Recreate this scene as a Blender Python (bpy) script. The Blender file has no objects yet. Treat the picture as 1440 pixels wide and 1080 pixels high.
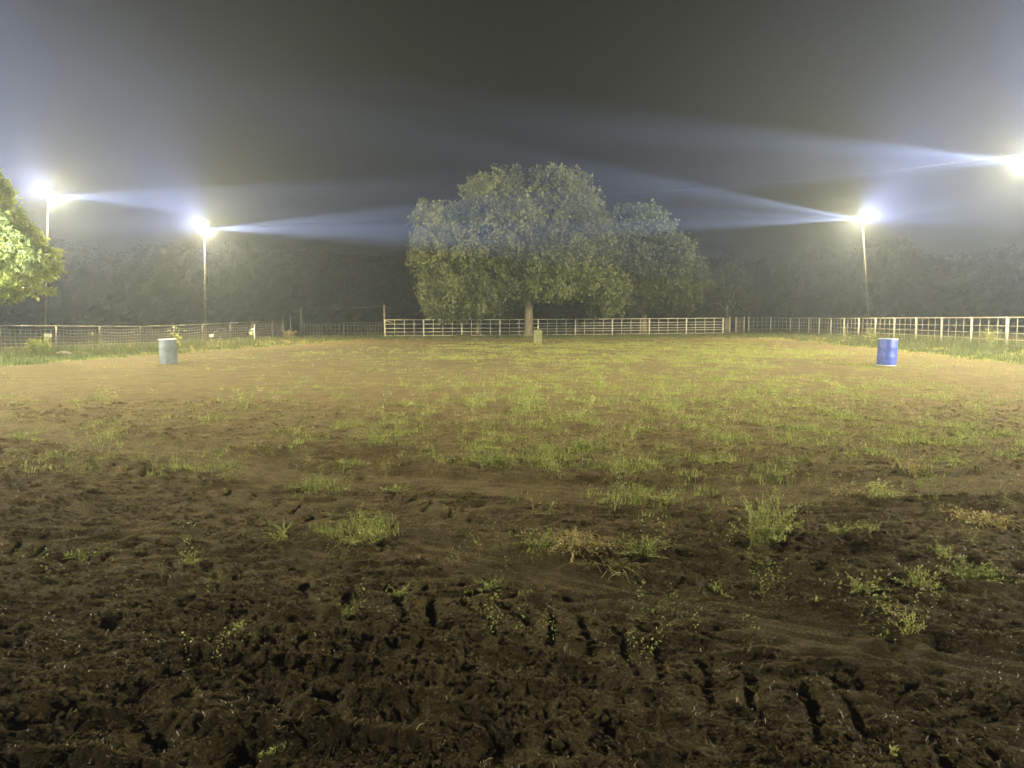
import bpy, math, random
import numpy as np
from mathutils import Vector, Matrix

sc = bpy.context.scene
R = math.radians
# ------------------------------------------------------------------ camera, sky, exposure
F = 1060.0; PITCH = math.atan(90 / F); EYE = 1.5
cam_d = bpy.data.cameras.new('camera'); cam = bpy.data.objects.new('camera', cam_d)
sc.collection.objects.link(cam); sc.camera = cam
cam_d.sensor_width = 36; cam_d.lens = 36 * F / 1440; cam_d.clip_end = 2000; cam_d.clip_start = 0.05
cam.location = (0, 0, EYE); cam.rotation_euler = (math.pi / 2 - PITCH, 0, 0)

w = bpy.data.worlds.new('World'); sc.world = w; w.use_nodes = True
nt = w.node_tree; nt.nodes.clear()
wo = nt.nodes.new('ShaderNodeOutputWorld'); bg = nt.nodes.new('ShaderNodeBackground')
sk = nt.nodes.new('ShaderNodeTexSky'); sk.sky_type = 'NISHITA'; sk.sun_disc = False
sk.sun_elevation = R(-4); sk.sun_rotation = R(200); sk.air_density = 1; sk.dust_density = 3
mxs = nt.nodes.new('ShaderNodeMix'); mxs.data_type = 'RGBA'; mxs.inputs[0].default_value = 0.97
nt.links.new(sk.outputs[0], mxs.inputs[6]); mxs.inputs[7].default_value = (0.06, 0.055, 0.038, 1)
nt.links.new(mxs.outputs[2], bg.inputs[0]); bg.inputs[1].default_value = 0.10
nt.links.new(bg.outputs[0], wo.inputs[0])

vs = sc.view_settings
vs.view_transform = 'Standard'; vs.look = 'None'; vs.gamma = 1; vs.use_curve_mapping = False
vs.exposure = 0.0
cy = sc.cycles
cy.use_denoising = True
cy.max_bounces = 5; cy.diffuse_bounces = 2; cy.glossy_bounces = 2; cy.transmission_bounces = 2
cy.volume_bounces = 1; cy.transparent_max_bounces = 4
cy.sample_clamp_indirect = 4; cy.caustics_reflective = False; cy.caustics_refractive = False

LAMP_W = 16000.0
RIM_W = 5000.0           # downward flood of the rim lamps
HAZE_TINT_W = 380000.0         # added cool spots that tint the haze at both sides blue
NEAR_W = 37000.0          # all-round spill of the two near floods          # omni part of each floodlight
LAMP_COL = (1.0, 0.79, 0.38)
FRONT_W = 68000.0         # floods standing beside the camera, aimed down the arena
FRONT_COL = (0.97, 0.92, 0.64)
STREAK_W = 1900000.0  # narrow spots added to draw lens-flare streaks in the haze
STREAK_COL = (0.70, 0.76, 1.0)
HAZE = 0.0017
HAZE_COL = (0.62, 0.74, 1.0)

# ------------------------------------------------------------------ helpers
def ray(px, py):
    u = (px - 720) / F; v = (540 - py) / F
    return (u, math.cos(PITCH) + v * math.sin(PITCH), -math.sin(PITCH) + v * math.cos(PITCH))
def at(px, py, Y):
    d = ray(px, py); t = Y / d[1]
    return Vector((d[0] * t, Y, EYE + d[2] * t))
def gnd(px, py, z=0.0):
    d = ray(px, py); t = (z - EYE) / d[2]
    return (d[0] * t, d[1] * t)

def perm(seed):
    return np.random.RandomState(seed).permutation(4096)
_P = {}
def perlin(x, y, seed=0):
    if seed not in _P:
        r = np.random.RandomState(seed + 77); a = r.rand(4096) * 2 * np.pi
        _P[seed] = (r.permutation(4096), np.cos(a), np.sin(a))
    p, cx, sy = _P[seed]
    xi = np.floor(x).astype(np.int64); yi = np.floor(y).astype(np.int64)
    fx = x - xi; fy = y - yi
    def g(ix, iy, dx, dy):
        h = p[(p[ix & 4095] + iy) & 4095]
        return cx[h] * dx + sy[h] * dy
    u = fx * fx * fx * (fx * (fx * 6 - 15) + 10); v = fy * fy * fy * (fy * (fy * 6 - 15) + 10)
    a = g(xi, yi, fx, fy); b = g(xi + 1, yi, fx - 1, fy)
    c = g(xi, yi + 1, fx, fy - 1); d = g(xi + 1, yi + 1, fx - 1, fy - 1)
    return ((a + (b - a) * u) + ((c + (d - c) * u) - (a + (b - a) * u)) * v) * 1.5
def sstep(a, b, x):
    t = np.clip((x - a) / (b - a), 0, 1); return t * t * (3 - 2 * t)

def link(o, parent=None):
    sc.collection.objects.link(o)
    if parent is not None: o.parent = parent
    return o
def tag(o, label=None, cat=None, group=None, kind=None):
    if label: o['label'] = label
    if cat: o['category'] = cat
    if group: o['group'] = group
    if kind: o['kind'] = kind
    return o
def empty(name, loc, rz=0.0):
    o = bpy.data.objects.new(name, None); o.location = loc; o.rotation_euler = (0, 0, rz)
    o.empty_display_size = 0.2
    return link(o)
def place(o, loc):
    """local position for a child of an unrotated empty, given in world space"""
    o.location = Vector(loc) - o.parent.location

def fastmesh(name, V, faces, mat=None, tint=None, smooth=False, attrs=None):
    """faces: list of int arrays (n,3) or (n,4)"""
    me = bpy.data.meshes.new(name)
    V = np.asarray(V, dtype=np.float32)
    me.vertices.add(len(V)); me.vertices.foreach_set('co', V.ravel())
    loops = np.concatenate([f.ravel() for f in faces]).astype(np.int32)
    sizes = np.concatenate([np.full(len(f), f.shape[1], dtype=np.int32) for f in faces])
    starts = np.concatenate([[0], np.cumsum(sizes)[:-1]]).astype(np.int32)
    me.loops.add(len(loops)); me.loops.foreach_set('vertex_index', loops)
    me.polygons.add(len(sizes)); me.polygons.foreach_set('loop_start', starts)
    try: me.polygons.foreach_set('loop_total', sizes)
    except Exception: pass
    me.update(calc_edges=True)
    me.polygons.foreach_set('use_smooth', np.full(len(sizes), smooth, dtype=bool))
    if tint is not None:
        attrs = dict(attrs or {}); attrs['tint'] = tint
    for k, a in (attrs or {}).items():
        at_ = me.attributes.new(k, 'FLOAT', 'POINT'); at_.data.foreach_set('value', np.asarray(a, dtype=np.float32))
    if mat: me.materials.append(mat)
    return me
def mobj(name, me, parent=None):
    return link(bpy.data.objects.new(name, me), parent)

class MB:
    """small mesh builder in python lists"""
    def __init__(s): s.v = []; s.f = []
    def box(s, c, sz, rot=None):
        b = len(s.v); hx, hy, hz = sz[0] / 2, sz[1] / 2, sz[2] / 2
        for x in (-hx, hx):
            for y in (-hy, hy):
                for z in (-hz, hz):
                    p = Vector((x, y, z))
                    if rot is not None: p = rot @ p
                    s.v.append(tuple(p + Vector(c)))
        for q in ((0, 1, 3, 2), (4, 6, 7, 5), (0, 4, 5, 1), (2, 3, 7, 6), (0, 2, 6, 4), (1, 5, 7, 3)):
            s.f.append(tuple(b + i for i in q))
        return s
    def tube(s, pts, rad, n=8, cap=True):
        pts = [Vector(p) for p in pts]
        if not hasattr(rad, '__len__'): rad = [rad] * len(pts)
        rings = []
        for i, p in enumerate(pts):
            d = (pts[min(i + 1, len(pts) - 1)] - pts[max(i - 1, 0)]).normalized()
            up = Vector((0, 0, 1)) if abs(d.z) < 0.9 else Vector((1, 0, 0))
            a = d.cross(up).normalized(); c = d.cross(a)
            b = len(s.v); rings.append(b)
            for k in range(n):
                t = 2 * math.pi * k / n
                s.v.append(tuple(p + (a * math.cos(t) + c * math.sin(t)) * rad[i]))
        for i in range(len(rings) - 1):
            for k in range(n):
                k2 = (k + 1) % n
                s.f.append((rings[i] + k, rings[i] + k2, rings[i + 1] + k2, rings[i + 1] + k))
        if cap:
            s.f.append(tuple(rings[0] + k for k in range(n))[::-1]); s.f.append(tuple(rings[-1] + k for k in range(n)))
        return s
    def lathe(s, prof, n=32, wob=None):
        b = len(s.v)
        for (r, z) in prof:
            for k in range(n):
                t = 2 * math.pi * k / n; rr = r * (1 + (wob(t, z) if wob else 0))
                s.v.append((rr * math.cos(t), rr * math.sin(t), z))
        for i in range(len(prof) - 1):
            for k in range(n):
                k2 = (k + 1) % n
                s.f.append((b + i * n + k, b + i * n + k2, b + (i + 1) * n + k2, b + (i + 1) * n + k))
        return s
    def build(s, name, mat, parent=None, smooth=False):
        me = bpy.data.meshes.new(name); me.from_pydata(s.v, [], s.f); me.update()
        if smooth:
            me.polygons.foreach_set('use_smooth', [True] * len(me.polygons))
        me.materials.append(mat)
        return mobj(name, me, parent)

# ------------------------------------------------------------------ materials
def new_mat(name):
    m = bpy.data.materials.new(name); m.use_nodes = True
    n = m.node_tree; b = n.nodes['Principled BSDF']; return m, n, b
def ramp(n, stops):
    r = n.nodes.new('ShaderNodeValToRGB'); e = r.color_ramp.elements
    while len(e) < len(stops): e.new(0.5)
    for i, (p, c) in enumerate(stops): e[i].position = p; e[i].color = (*c, 1)
    return r
def noise(n, scale, detail=4, rough=0.6, coord=None, vec=None):
    t = n.nodes.new('ShaderNodeTexNoise'); t.inputs['Scale'].default_value = scale
    t.inputs['Detail'].default_value = detail; t.inputs['Roughness'].default_value = rough
    c = n.nodes.new('ShaderNodeTexCoord')
    if vec:
        mp = n.nodes.new('ShaderNodeMapping'); mp.inputs['Scale'].default_value = vec
        n.links.new(c.outputs['Object'], mp.inputs[0]); n.links.new(mp.outputs[0], t.inputs['Vector'])
    else: n.links.new(c.outputs['Object'], t.inputs['Vector'])
    return t
def bump(n, b, src, strength, dist):
    bp = n.nodes.new('ShaderNodeBump'); bp.inputs['Strength'].default_value = strength
    bp.inputs['Distance'].default_value = dist
    n.links.new(src, bp.inputs['Height']); n.links.new(bp.outputs[0], b.inputs['Normal'])
    return bp
def paint(name, c1, c2, rough=0.6, metal=0.0, scale=6, bs=0.15):
    m, n, b = new_mat(name)
    t = noise(n, scale, 6, 0.65); r = ramp(n, [(0.38, c1), (0.66, c2)])
    n.links.new(t.outputs[0], r.inputs[0]); n.links.new(r.outputs[0], b.inputs['Base Color'])
    b.inputs['Roughness'].default_value = rough; b.inputs['Metallic'].default_value = metal
    bump(n, b, t.outputs[0], bs, 0.01)
    return m
def foliage(name, stops, transl=0.35, rough=0.55):
    m, n, b = new_mat(name)
    a = n.nodes.new('ShaderNodeAttribute'); a.attribute_name = 'tint'
    r = ramp(n, stops); n.links.new(a.outputs['Fac'], r.inputs[0])
    n.links.new(r.outputs[0], b.inputs['Base Color']); b.inputs['Roughness'].default_value = rough
    b.inputs['Specular IOR Level'].default_value = 0.25
    tr = n.nodes.new('ShaderNodeBsdfTranslucent'); n.links.new(r.outputs[0], tr.inputs[0])
    mx = n.nodes.new('ShaderNodeMixShader'); mx.inputs[0].default_value = transl
    o = n.nodes['Material Output']
    n.links.new(b.outputs[0], mx.inputs[1]); n.links.new(tr.outputs[0], mx.inputs[2]); n.links.new(mx.outputs[0], o.inputs[0])
    return m

M = {}
M['white_pipe'] = paint('white_pipe', (0.32, 0.31, 0.28), (0.52, 0.51, 0.47), 0.6, 0, 9)
M['bright_pipe'] = paint('bright_pipe', (0.50, 0.49, 0.44), (0.76, 0.75, 0.70), 0.55, 0, 9)
M['old_pipe'] = paint('old_pipe', (0.20, 0.19, 0.17), (0.42, 0.40, 0.36), 0.6, 0.2, 7)
M['grey_pipe'] = paint('grey_pipe', (0.08, 0.075, 0.075), (0.15, 0.14, 0.135), 0.55, 0.3, 7)
M['cable'] = paint('cable', (0.02, 0.02, 0.02), (0.04, 0.04, 0.04), 0.8, 0, 5)
M['wire'] = paint('wire', (0.30, 0.30, 0.29), (0.48, 0.47, 0.45), 0.5, 0.2, 20)
M['pole'] = paint('pole_metal', (0.06, 0.06, 0.055), (0.12, 0.115, 0.11), 0.7, 0.0, 8)
M['blue'] = paint('blue_plastic', (0.028, 0.05, 0.26), (0.05, 0.08, 0.36), 0.5, 0, 5, 0.08)
M['blue_rim'] = paint('lit_blue_rim', (0.30, 0.36, 0.55), (0.55, 0.60, 0.70), 0.5, 0, 12)  # lamplight on the drum's edge put into this paler blue
M['grey_drum'] = paint('grey_drum', (0.07, 0.085, 0.105), (0.125, 0.142, 0.165), 0.65, 0.0, 3, 0.2)
M['pale_rim'] = paint('pale_rim', (0.55, 0.56, 0.52), (0.75, 0.75, 0.70), 0.5, 0, 8)
M['olive_drum'] = paint('olive_drum', (0.09, 0.10, 0.035), (0.20, 0.20, 0.09), 0.7, 0, 7)
M['white'] = paint('white_paint', (0.66, 0.66, 0.62), (0.8, 0.8, 0.78), 0.5, 0, 10)
M['housing'] = paint('housing', (0.10, 0.10, 0.10), (0.18, 0.18, 0.17), 0.5, 0.6, 10)
M['bark'] = None
m, n, b = new_mat('bark')
t = noise(n, 3, 8, 0.7, vec=(4, 4, 0.6)); r = ramp(n, [(0.35, (0.14, 0.12, 0.08)), (0.7, (0.36, 0.32, 0.23))])
n.links.new(t.outputs[0], r.inputs[0]); n.links.new(r.outputs[0], b.inputs['Base Color']); b.inputs['Roughness'].default_value = 0.9
bump(n, b, t.outputs[0], 0.8, 0.05); M['bark'] = m
m, n, b = new_mat('lamp_glass')
b.inputs['Base Color'].default_value = (1, 1, 1, 1)
b.inputs['Emission Color'].default_value = (1.0, 0.80, 0.42, 1); b.inputs['Emission Strength'].default_value = 14
m.cycles.emission_sampling = 'NONE'; M['lamp'] = m
m, n, b = new_mat('lit_reflector')
b.inputs['Base Color'].default_value = (.8, .8, .7, 1); b.inputs['Metallic'].default_value = .9; b.inputs['Roughness'].default_value = .3
b.inputs['Emission Color'].default_value = (1.0, 0.72, 0.22, 1); b.inputs['Emission Strength'].default_value = 1.6  # lamplight in the bowl put in as its own yellow glow
m.cycles.emission_sampling = 'NONE'; M['reflector'] = m

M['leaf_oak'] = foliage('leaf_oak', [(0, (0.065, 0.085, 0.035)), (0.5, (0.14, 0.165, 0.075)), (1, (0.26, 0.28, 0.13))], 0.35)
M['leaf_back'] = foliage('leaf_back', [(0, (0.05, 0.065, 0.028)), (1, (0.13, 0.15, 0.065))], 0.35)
M['leaf_dim'] = foliage('leaf_dim', [(0, (0.035, 0.045, 0.018)), (1, (0.09, 0.10, 0.045))], 0.3)  # darker copy of the back leaves; far trees' dimness put into colour
M['leaf_near'] = foliage('leaf_near', [(0, (0.13, 0.17, 0.04)), (0.5, (0.26, 0.31, 0.08)), (1, (0.40, 0.43, 0.15))], 0.45)
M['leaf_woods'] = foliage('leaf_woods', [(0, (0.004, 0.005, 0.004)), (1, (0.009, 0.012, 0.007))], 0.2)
M['grass'] = foliage('grass_blades', [(0, (0.12, 0.17, 0.04)), (0.5, (0.25, 0.28, 0.075)), (1, (0.40, 0.36, 0.15))], 0.35)
M['verge'] = foliage('verge_blades', [(0, (0.055, 0.08, 0.03)), (0.5, (0.095, 0.12, 0.045)), (1, (0.20, 0.185, 0.09))], 0.3)
M['weed'] = foliage('weed_leaves', [(0, (0.11, 0.15, 0.04)), (0.55, (0.23, 0.27, 0.08)), (1, (0.42, 0.41, 0.17))], 0.35)
M['straw'] = foliage('straw', [(0, (0.06, 0.04, 0.016)), (0.6, (0.12, 0.085, 0.036)), (1, (0.26, 0.20, 0.10))], 0.15)
M['dryweed'] = foliage('dry_weed', [(0, (0.12, 0.10, 0.04)), (0.5, (0.26, 0.22, 0.09)), (1, (0.42, 0.34, 0.16))], 0.25)

# ------------------------------------------------------------------ terrain
def G(x, y):
    """broad lie of the land"""
    x = np.asarray(x, dtype=np.float64); y = np.asarray(y, dtype=np.float64)
    z = 0.0055 * x * sstep(10, 35, y) * (1 - 0.7 * sstep(52, 66, y) * (x < 0))
    # the land falls away outside the left-hand and far fences
    left = sstep(0, 9, (-26.2 + 0.24 * (y - 38)) - x - 1.0)
    z = z - 0.9 * left
    z = z + 0.25 * perlin(x / 40, y / 40, 3) * sstep(62, 95, y)
    return z
def edge_left(y):  return -17.2 + (y - 25) * 0.155
def edge_right(y): return 16.4 + (y - 24) * 0.10

SM = [  # smooth harrowed tracks: polyline in image-surveyed ground points, half width
    ([gnd(*p) for p in ((-60, 590), (120, 618), (270, 642), (430, 675), (560, 678), (760, 690), (960, 700), (1130, 690), (1500, 672))], 0.38),
    ([gnd(*p) for p in ((330, 690), (450, 722), (560, 765), (700, 792), (860, 830), (1010, 868), (1200, 902), (1330, 925), (1560, 960))], 0.27),
]
TR = [  # tractor lug prints
    ([gnd(*p) for p in ((560, 830), (660, 850), (780, 862), (960, 912), (1100, 960), (1240, 1010), (1480, 1075))], 0.40, 0.215),
    ([gnd(*p) for p in ((560, 690), (700, 740), (900, 752), (1060, 775), (1200, 792), (1500, 820))], 0.26, 0.30),
    ([gnd(*p) for p in ((-80, 745), (120, 772), (330, 800), (520, 838))], 0.26, 0.26),
    ([gnd(*p) for p in ((-100, 615), (200, 655), (420, 705), (520, 760))], 0.28, 0.34),
    ([gnd(*p) for p in ((560, 640), (760, 662), (1000, 668), (1200, 652))], 0.30, 0.34),
]
def poly_sd(x, y, pts):
    """signed distance across and length along a polyline"""
    best = np.full(x.shape, 1e9); D = np.full(x.shape, 1e9); S = np.zeros(x.shape); acc = 0
    for (a, b_) in zip(pts[:-1], pts[1:]):
        dx, dy = b_[0] - a[0], b_[1] - a[1]; L = math.hypot(dx, dy)
        t = np.clip(((x - a[0]) * dx + (y - a[1]) * dy) / L / L, 0, 1)
        ex = x - a[0] - t * dx; ey = y - a[1] - t * dy; d = np.hypot(ex, ey)
        sg = np.sign(dx * ey - dy * ex); m_ = d < best
        best = np.where(m_, d, best); D = np.where(m_, d * sg, D); S = np.where(m_, acc + t * L, S)
        acc += L
    return D, S

rs = np.random.RandomState(5)
HOLES = []
for px, py, r_, dp in ((248, 985, .075, .09), (445, 1008, .07, .09), (230, 955, .07, .06), (95, 790, .12, .05), (150, 885, .11, .06),
                       (650, 950, .08, .05), (1010, 902, .16, .05), (910, 885, .07, .05), (1240, 965, .16, .06), 
                       (440, 900, .09, .05), (60, 1010, .12, .06), (330, 1060, .10, .06), (980, 720, .14, .08), (1035, 735, .16, .07), (1330, 975, .14, .06),
                       (1190, 955, .10, .06), (700, 1060, .10, .05), (860, 1040, .12, .05), (260, 850, .09, .05), (1330, 905, .08, .04), (1260, 820, .10, .05)):
    x_, y_ = gnd(px, py); HOLES.append((x_, y_, r_, dp))
for _ in range(260):
    y_ = 2.2 + 14 * rs.rand() ** 1.3; x_ = (rs.rand() - .5) * 1.7 * (y_ + 1)
    HOLES.append((x_, y_, .05 + .06 * rs.rand(), .015 + .035 * rs.rand()))

def lod(lam, sp):  # fade an octave out where the grid cannot carry it
    return np.clip(lam / (sp * 2.2) - 0.8, 0, 1)
def H(x, y, sp):
    z = G(x, y)
    inside = (x > edge_left(y) - 1) & (x < edge_right(y) + 1)
    amp = np.where(y < 60, 1.0, 0.35) * (0.8 + 0.2 * (1 - sstep(14, 26, y)))
    amp = amp * (0.8 + 0.45 * perlin(x / 2.3, y / 2.3, 9))
    # turn the furrow grain a little
    c, s = math.cos(R(-9)), math.sin(R(-9))
    u = x * c + y * s; v = -x * s + y * c
    wx = perlin(x * .9, y * .9, 11) * .35 + perlin(x * 3, y * 3, 12) * .09; wy = perlin(x * .9, y * .9, 13) * .30 + perlin(x * 3.1, y * 3.1, 14) * .07
    h = 0.026 * perlin(x / 1.1, y / 0.7, 21) * lod(1, sp)
    rid = 1 - np.abs(perlin((u + wx) / .62, (v + wy) / .21, 22)) * 2.2
    h += 0.020 * rid * lod(.35, sp)
    rid2 = 1 - np.abs(perlin((u + wy) / .30, (v + wx) / .13, 23)) * 2.2
    h += 0.013 * rid2 * lod(.2, sp)
    row = 1 - np.abs(np.sin((v + wy * .5) * np.pi / .27 + 2.2 * perlin(u / 1.6, v / 1.1, 24)))
    h += .046 * (row ** 2 - .4) * np.clip(.35 + 1.5 * perlin(u / 2.2, v / 1.2, 25), 0, 1) * lod(.22, sp)
    # clods: billowed noise with sharp creases
    for lam, a, sd in ((.16, .026, 31), (.085, .026, 32), (.045, .021, 33), (.024, .014, 34), (.013, .009, 35)):
        h += a * (np.abs(perlin((x + wx * .3) / lam, (y + wy * .3) / lam, sd)) - .28) * lod(lam, sp) * (0.7 + 0.6 * perlin(x / .5, y / .5, sd + 40))
    rough = np.ones_like(x)
    near = (y < 22) & (np.abs(x) < 20)
    xn, yn = x[near], y[near]; rn = np.ones(xn.shape); add = np.zeros(xn.shape)
    for pts, hw in SM:
        D, S = poly_sd(xn + .05 * perlin(xn * 2, yn * 2, 51), yn + .05 * perlin(xn * 2, yn * 2, 52), pts)
        hwv = hw * (1 + yn / 34)
        k = 1 - sstep(hwv * .7, hwv * 1.15, np.abs(D))
        rn *= 1 - .86 * k
        add += k * (-.018 + .0045 * np.sin(D * 2 * np.pi / .085 + 1.5 * perlin(S / 1.5, D * 3, 53)) * lod(.085, sp[near]) + .006 * np.sin(D * 2 * np.pi / .21 + .6))
        add += .025 * np.exp(-((np.abs(D) - hwv * 1.12) / .07) ** 2) * (.5 + .8 * perlin(S * 1.7, D, 54))
    for ti, (pts, hw, per) in enumerate(TR):
        dpt = .75 if ti == 0 else .55
        D, S = poly_sd(xn + .03 * perlin(xn * 2, yn * 2, 55), yn + .03 * perlin(xn * 2, yn * 2, 56), pts)
        k = (1 - sstep(hw * .9, hw * 1.1, np.abs(D))) * np.clip(.9 + 1.0 * perlin(S / 1.1, D / 1.1, 57), 0, 1)
        sg = np.sign(D)
        ph = (S - np.abs(D) * .75 + (sg > 0) * per * .5 + .045 * perlin(xn * 4, yn * 4, 58)) / per
        fr = np.abs((ph - np.floor(ph)) - .5) * 2
        lug = sstep(.50, .92, fr) * sstep(.012, .05, np.abs(D))
        rn *= 1 - .45 * k
        add += k * dpt * (.016 * (1 - lug) - .021 * lug * np.clip(.8 + 1.5 * perlin(xn * 4, yn * 4, 92), .2, 1.3) + .012 * np.cos((fr) * np.pi) + .010 * np.abs(perlin(xn * 14, yn * 14, 93)))
        add += .03 * np.exp(-((np.abs(D) - hw * 1.15) / .06) ** 2) * (.6 + .8 * perlin(S * 2, D, 59))
    for hx, hy, hr, hd in HOLES:
        mm = (np.abs(xn - hx) < hr * 3) & (np.abs(yn - hy) < hr * 3)
        if not mm.any(): continue
        q = np.hypot((xn[mm] - hx), (yn[mm] - hy) * 1.1) / hr + .45 * perlin(xn[mm] * 7, yn[mm] * 7, 91)
        add[mm] += -hd * .55 * (1 - sstep(.55, 1.05, q)) + hd * .22 * np.exp(-((q - 1.35) / .32) ** 2)
    rough[near] = rn
    h = h * rough * amp
    h[near] += add
    h = np.where(inside | (y < 20), h, h * .5)
    return z + h

def build_ground():
    fa = np.linspace(R(-46), R(46), 880)
    ext = np.linspace(R(46), R(314), 62)[1:-1]
    ang = np.concatenate([fa, ext]); na = len(ang)
    r = [0.4, 0.8, 1.2, 1.5, 1.75]
    while r[-1] < 95: r.append(r[-1] * (1 + .0024 * (r[-1] / 2) ** .45))
    r = np.concatenate([r, np.exp(np.linspace(math.log(r[-1]), math.log(290), 16))[1:]])
    nr = len(r)
    A, RR = np.meshgrid(ang, r)
    x = RR * np.sin(A); y = RR * np.cos(A)
    sp = np.maximum(RR * .0024 * (RR / 2) ** .45, RR * .0017)
    sp = np.where((A > R(46.01)), RR * .09, sp)
    z = H(x.ravel(), y.ravel(), sp.ravel())
    V = np.stack([x.ravel(), y.ravel(), z], 1)
    V = np.vstack([V, [[0, 0, float(z[:na].mean())]]])
    i = np.arange(nr - 1)[:, None] * na; j = np.arange(na)[None, :]; j2 = (j + 1) % na
    q = np.stack([i + j, i + na + j, i + na + j2, i + j2], -1).reshape(-1, 4)[:, ::-1]
    c = len(V) - 1; jj = np.arange(na)
    t = np.stack([np.full(na, c), (jj + 1) % na, jj], 1)
    X, Y = V[:, 0], V[:, 1]
    g = grass_density(X, Y); lane = lane_mask(X, Y)
    return fastmesh('ground', V, [q, t], M['soil'], smooth=True, attrs={'grass': g, 'lane': lane})

PATCH = [(px, py, r_, d_) for px, py, r_, d_ in (
    (495, 610, 1.0, 1), (700, 568, 1.3, 1), (725, 625, .9, 1), (757, 650, .5, 1), (688, 640, .5, 1), (632, 636, .5, .9), (830, 600, 1.2, .9), (860, 640, .8, .9),
    (1030, 600, 1.1, 1), (1000, 640, .6, .9), (915, 560, 1.6, .8), (1085, 565, 1.5, .9), (1195, 585, .9, 1), (1330, 622, 1.4, 1), (1240, 650, .7, .6), (1400, 620, 1.2, .9),
    (130, 605, 1.0, .55), (265, 590, .8, .5), (270, 655, .6, .55), (345, 570, 1.1, .5), (430, 688, .35, .9), (505, 655, .3, 1), (340, 640, .8, .4), (130, 645, .9, .4),
    (505, 748, .3, .9), (320, 640, .5, .6), (900, 700, .5, .6), (950, 690, .5, .5), (870, 650, .6, .8), (1050, 660, .5, .8), (1290, 600, 1.0, .9),
    (590, 575, .9, .7), (560, 600, .8, .6), (640, 540, 1.6, .8), (780, 540, 2.2, .9), (1000, 540, 2.6, .9), (1200, 545, 2.4, .8), (420, 545, 1.5, .5), (950, 600, .8, .8), (1130, 620, .6, .6), (960, 575, .8, 1), (1160, 600, .7, 1), (1010, 610, .5, 1), (1280, 640, .6, 1), (1340, 640, .6, 1), (1100, 640, .4, .8), (800, 560, 1, 1), (660, 600, .5, .8), (590, 620, .5, .7), (960, 660, .4, .9))]
PATCHW = [(*gnd(px, py), r_, d_) for px, py, r_, d_ in PATCH]
def lane_mask(x, y):
    """bare sandy riding lane round the edge of the arena"""
    n_ = perlin(x / 3, y / 3, 61) * .9
    dl = x - edge_left(y) + n_; dr = edge_right(y) - x + n_; db = 57.5 - y + n_ * 2
    d = np.minimum(np.minimum(dl, dr), db * .45)
    return sstep(-.6, .3, d) * (1 - sstep(1.8, 4.5, d))
def verge_mask(x, y):
    n_ = perlin(x / 2, y / 2, 62) * .7
    return np.clip(sstep(.2, -.5, x - edge_left(y) + n_) + sstep(.2, -.5, edge_right(y) - x + n_) + sstep(57, 59, y + n_ * 1.5), 0, 1)
def grass_density(x, y):
    n1 = perlin(x / 1.7, y / 2.6, 63); n2 = perlin(x / .6, y / .8, 64); n3 = perlin(x / 6, y / 6, 65)
    side = sstep(-9, 3, x - (y - 20) * .05)
    base = (0.04 + 0.38 * side) * sstep(8, 22, y) + .22 * sstep(20, 36, y)
    n4 = perlin(x / .25, y / .4, 66)
    d = np.clip(base * 1.0 + .55 * n1 + .5 * n2 + .5 * n4 + .25 * n3 - .26 + .12 * sstep(16, 30, y), 0, 1) * sstep(5, 17, y)
    for cx, cy_, r_, dd in PATCHW:
        q = np.hypot(x - cx, (y - cy_) / 1.5) / (r_ * 1.25)
        d = np.maximum(d, dd * (1 - sstep(.35, 1.1, q)) * np.clip(.42 + n2 * 1.1 + n4 * .8, 0, 1))
    d = d * (1 - .55 * lane_mask(x, y))
    v = verge_mask(x, y)
    return np.clip(np.where(v > d, v * (.75 + .3 * n1), d), 0, 1)

# soil material
m, n, b = new_mat('soil')
L = n.links
n1 = noise(n, 3.2, 8, 0.65); r1 = ramp(n, [(0.32, (0.092, 0.062, 0.027)), (0.52, (0.172, 0.122, 0.052)), (0.72, (0.27, 0.20, 0.088))])
L.new(n1.outputs[0], r1.inputs[0])
n2 = noise(n, 70, 5, 0.7); r2 = ramp(n, [(0.51, (0, 0, 0)), (0.66, (1, 1, 1))]); L.new(n2.outputs[0], r2.inputs[0])
mx1 = n.nodes.new('ShaderNodeMix'); mx1.data_type = 'RGBA'; mul = n.nodes.new('ShaderNodeMath'); mul.operation = 'MULTIPLY'
L.new(r2.outputs[0], mul.inputs[0]); mul.inputs[1].default_value = 0.8; L.new(mul.outputs[0], mx1.inputs[0])
L.new(r1.outputs[0], mx1.inputs[6]); mx1.inputs[7].default_value = (0.40, 0.32, 0.16, 1)
# drier, sandier soil towards the far side
geo = n.nodes.new('ShaderNodeNewGeometry'); sx = n.nodes.new('ShaderNodeSeparateXYZ'); L.new(geo.outputs['Position'], sx.inputs[0])
n3 = noise(n, 0.25, 5, 0.6)
ad = n.nodes.new('ShaderNodeMath'); ad.operation = 'MULTIPLY_ADD'; L.new(n3.outputs[0], ad.inputs[0]); ad.inputs[1].default_value = 16; L.new(sx.outputs[1], ad.inputs[2])
mr = n.nodes.new('ShaderNodeMapRange'); mr.interpolation_type = 'SMOOTHSTEP'; L.new(ad.outputs[0], mr.inputs[0]); mr.inputs[1].default_value = 13; mr.inputs[2].default_value = 46
n4 = noise(n, 1.3, 7, 0.7, vec=(.6, 1.6, 1)); r4 = ramp(n, [(0.34, (0.085, 0.066, 0.032)), (0.52, (0.15, 0.118, 0.056)), (0.72, (0.25, 0.20, 0.10))]); L.new(n4.outputs[0], r4.inputs[0])
mx2 = n.nodes.new('ShaderNodeMix'); mx2.data_type = 'RGBA'; L.new(mr.outputs[0], mx2.inputs[0]); L.new(mx1.outputs[2], mx2.inputs[6]); L.new(r4.outputs[0], mx2.inputs[7])
la = n.nodes.new('ShaderNodeAttribute'); la.attribute_name = 'lane'
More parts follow.
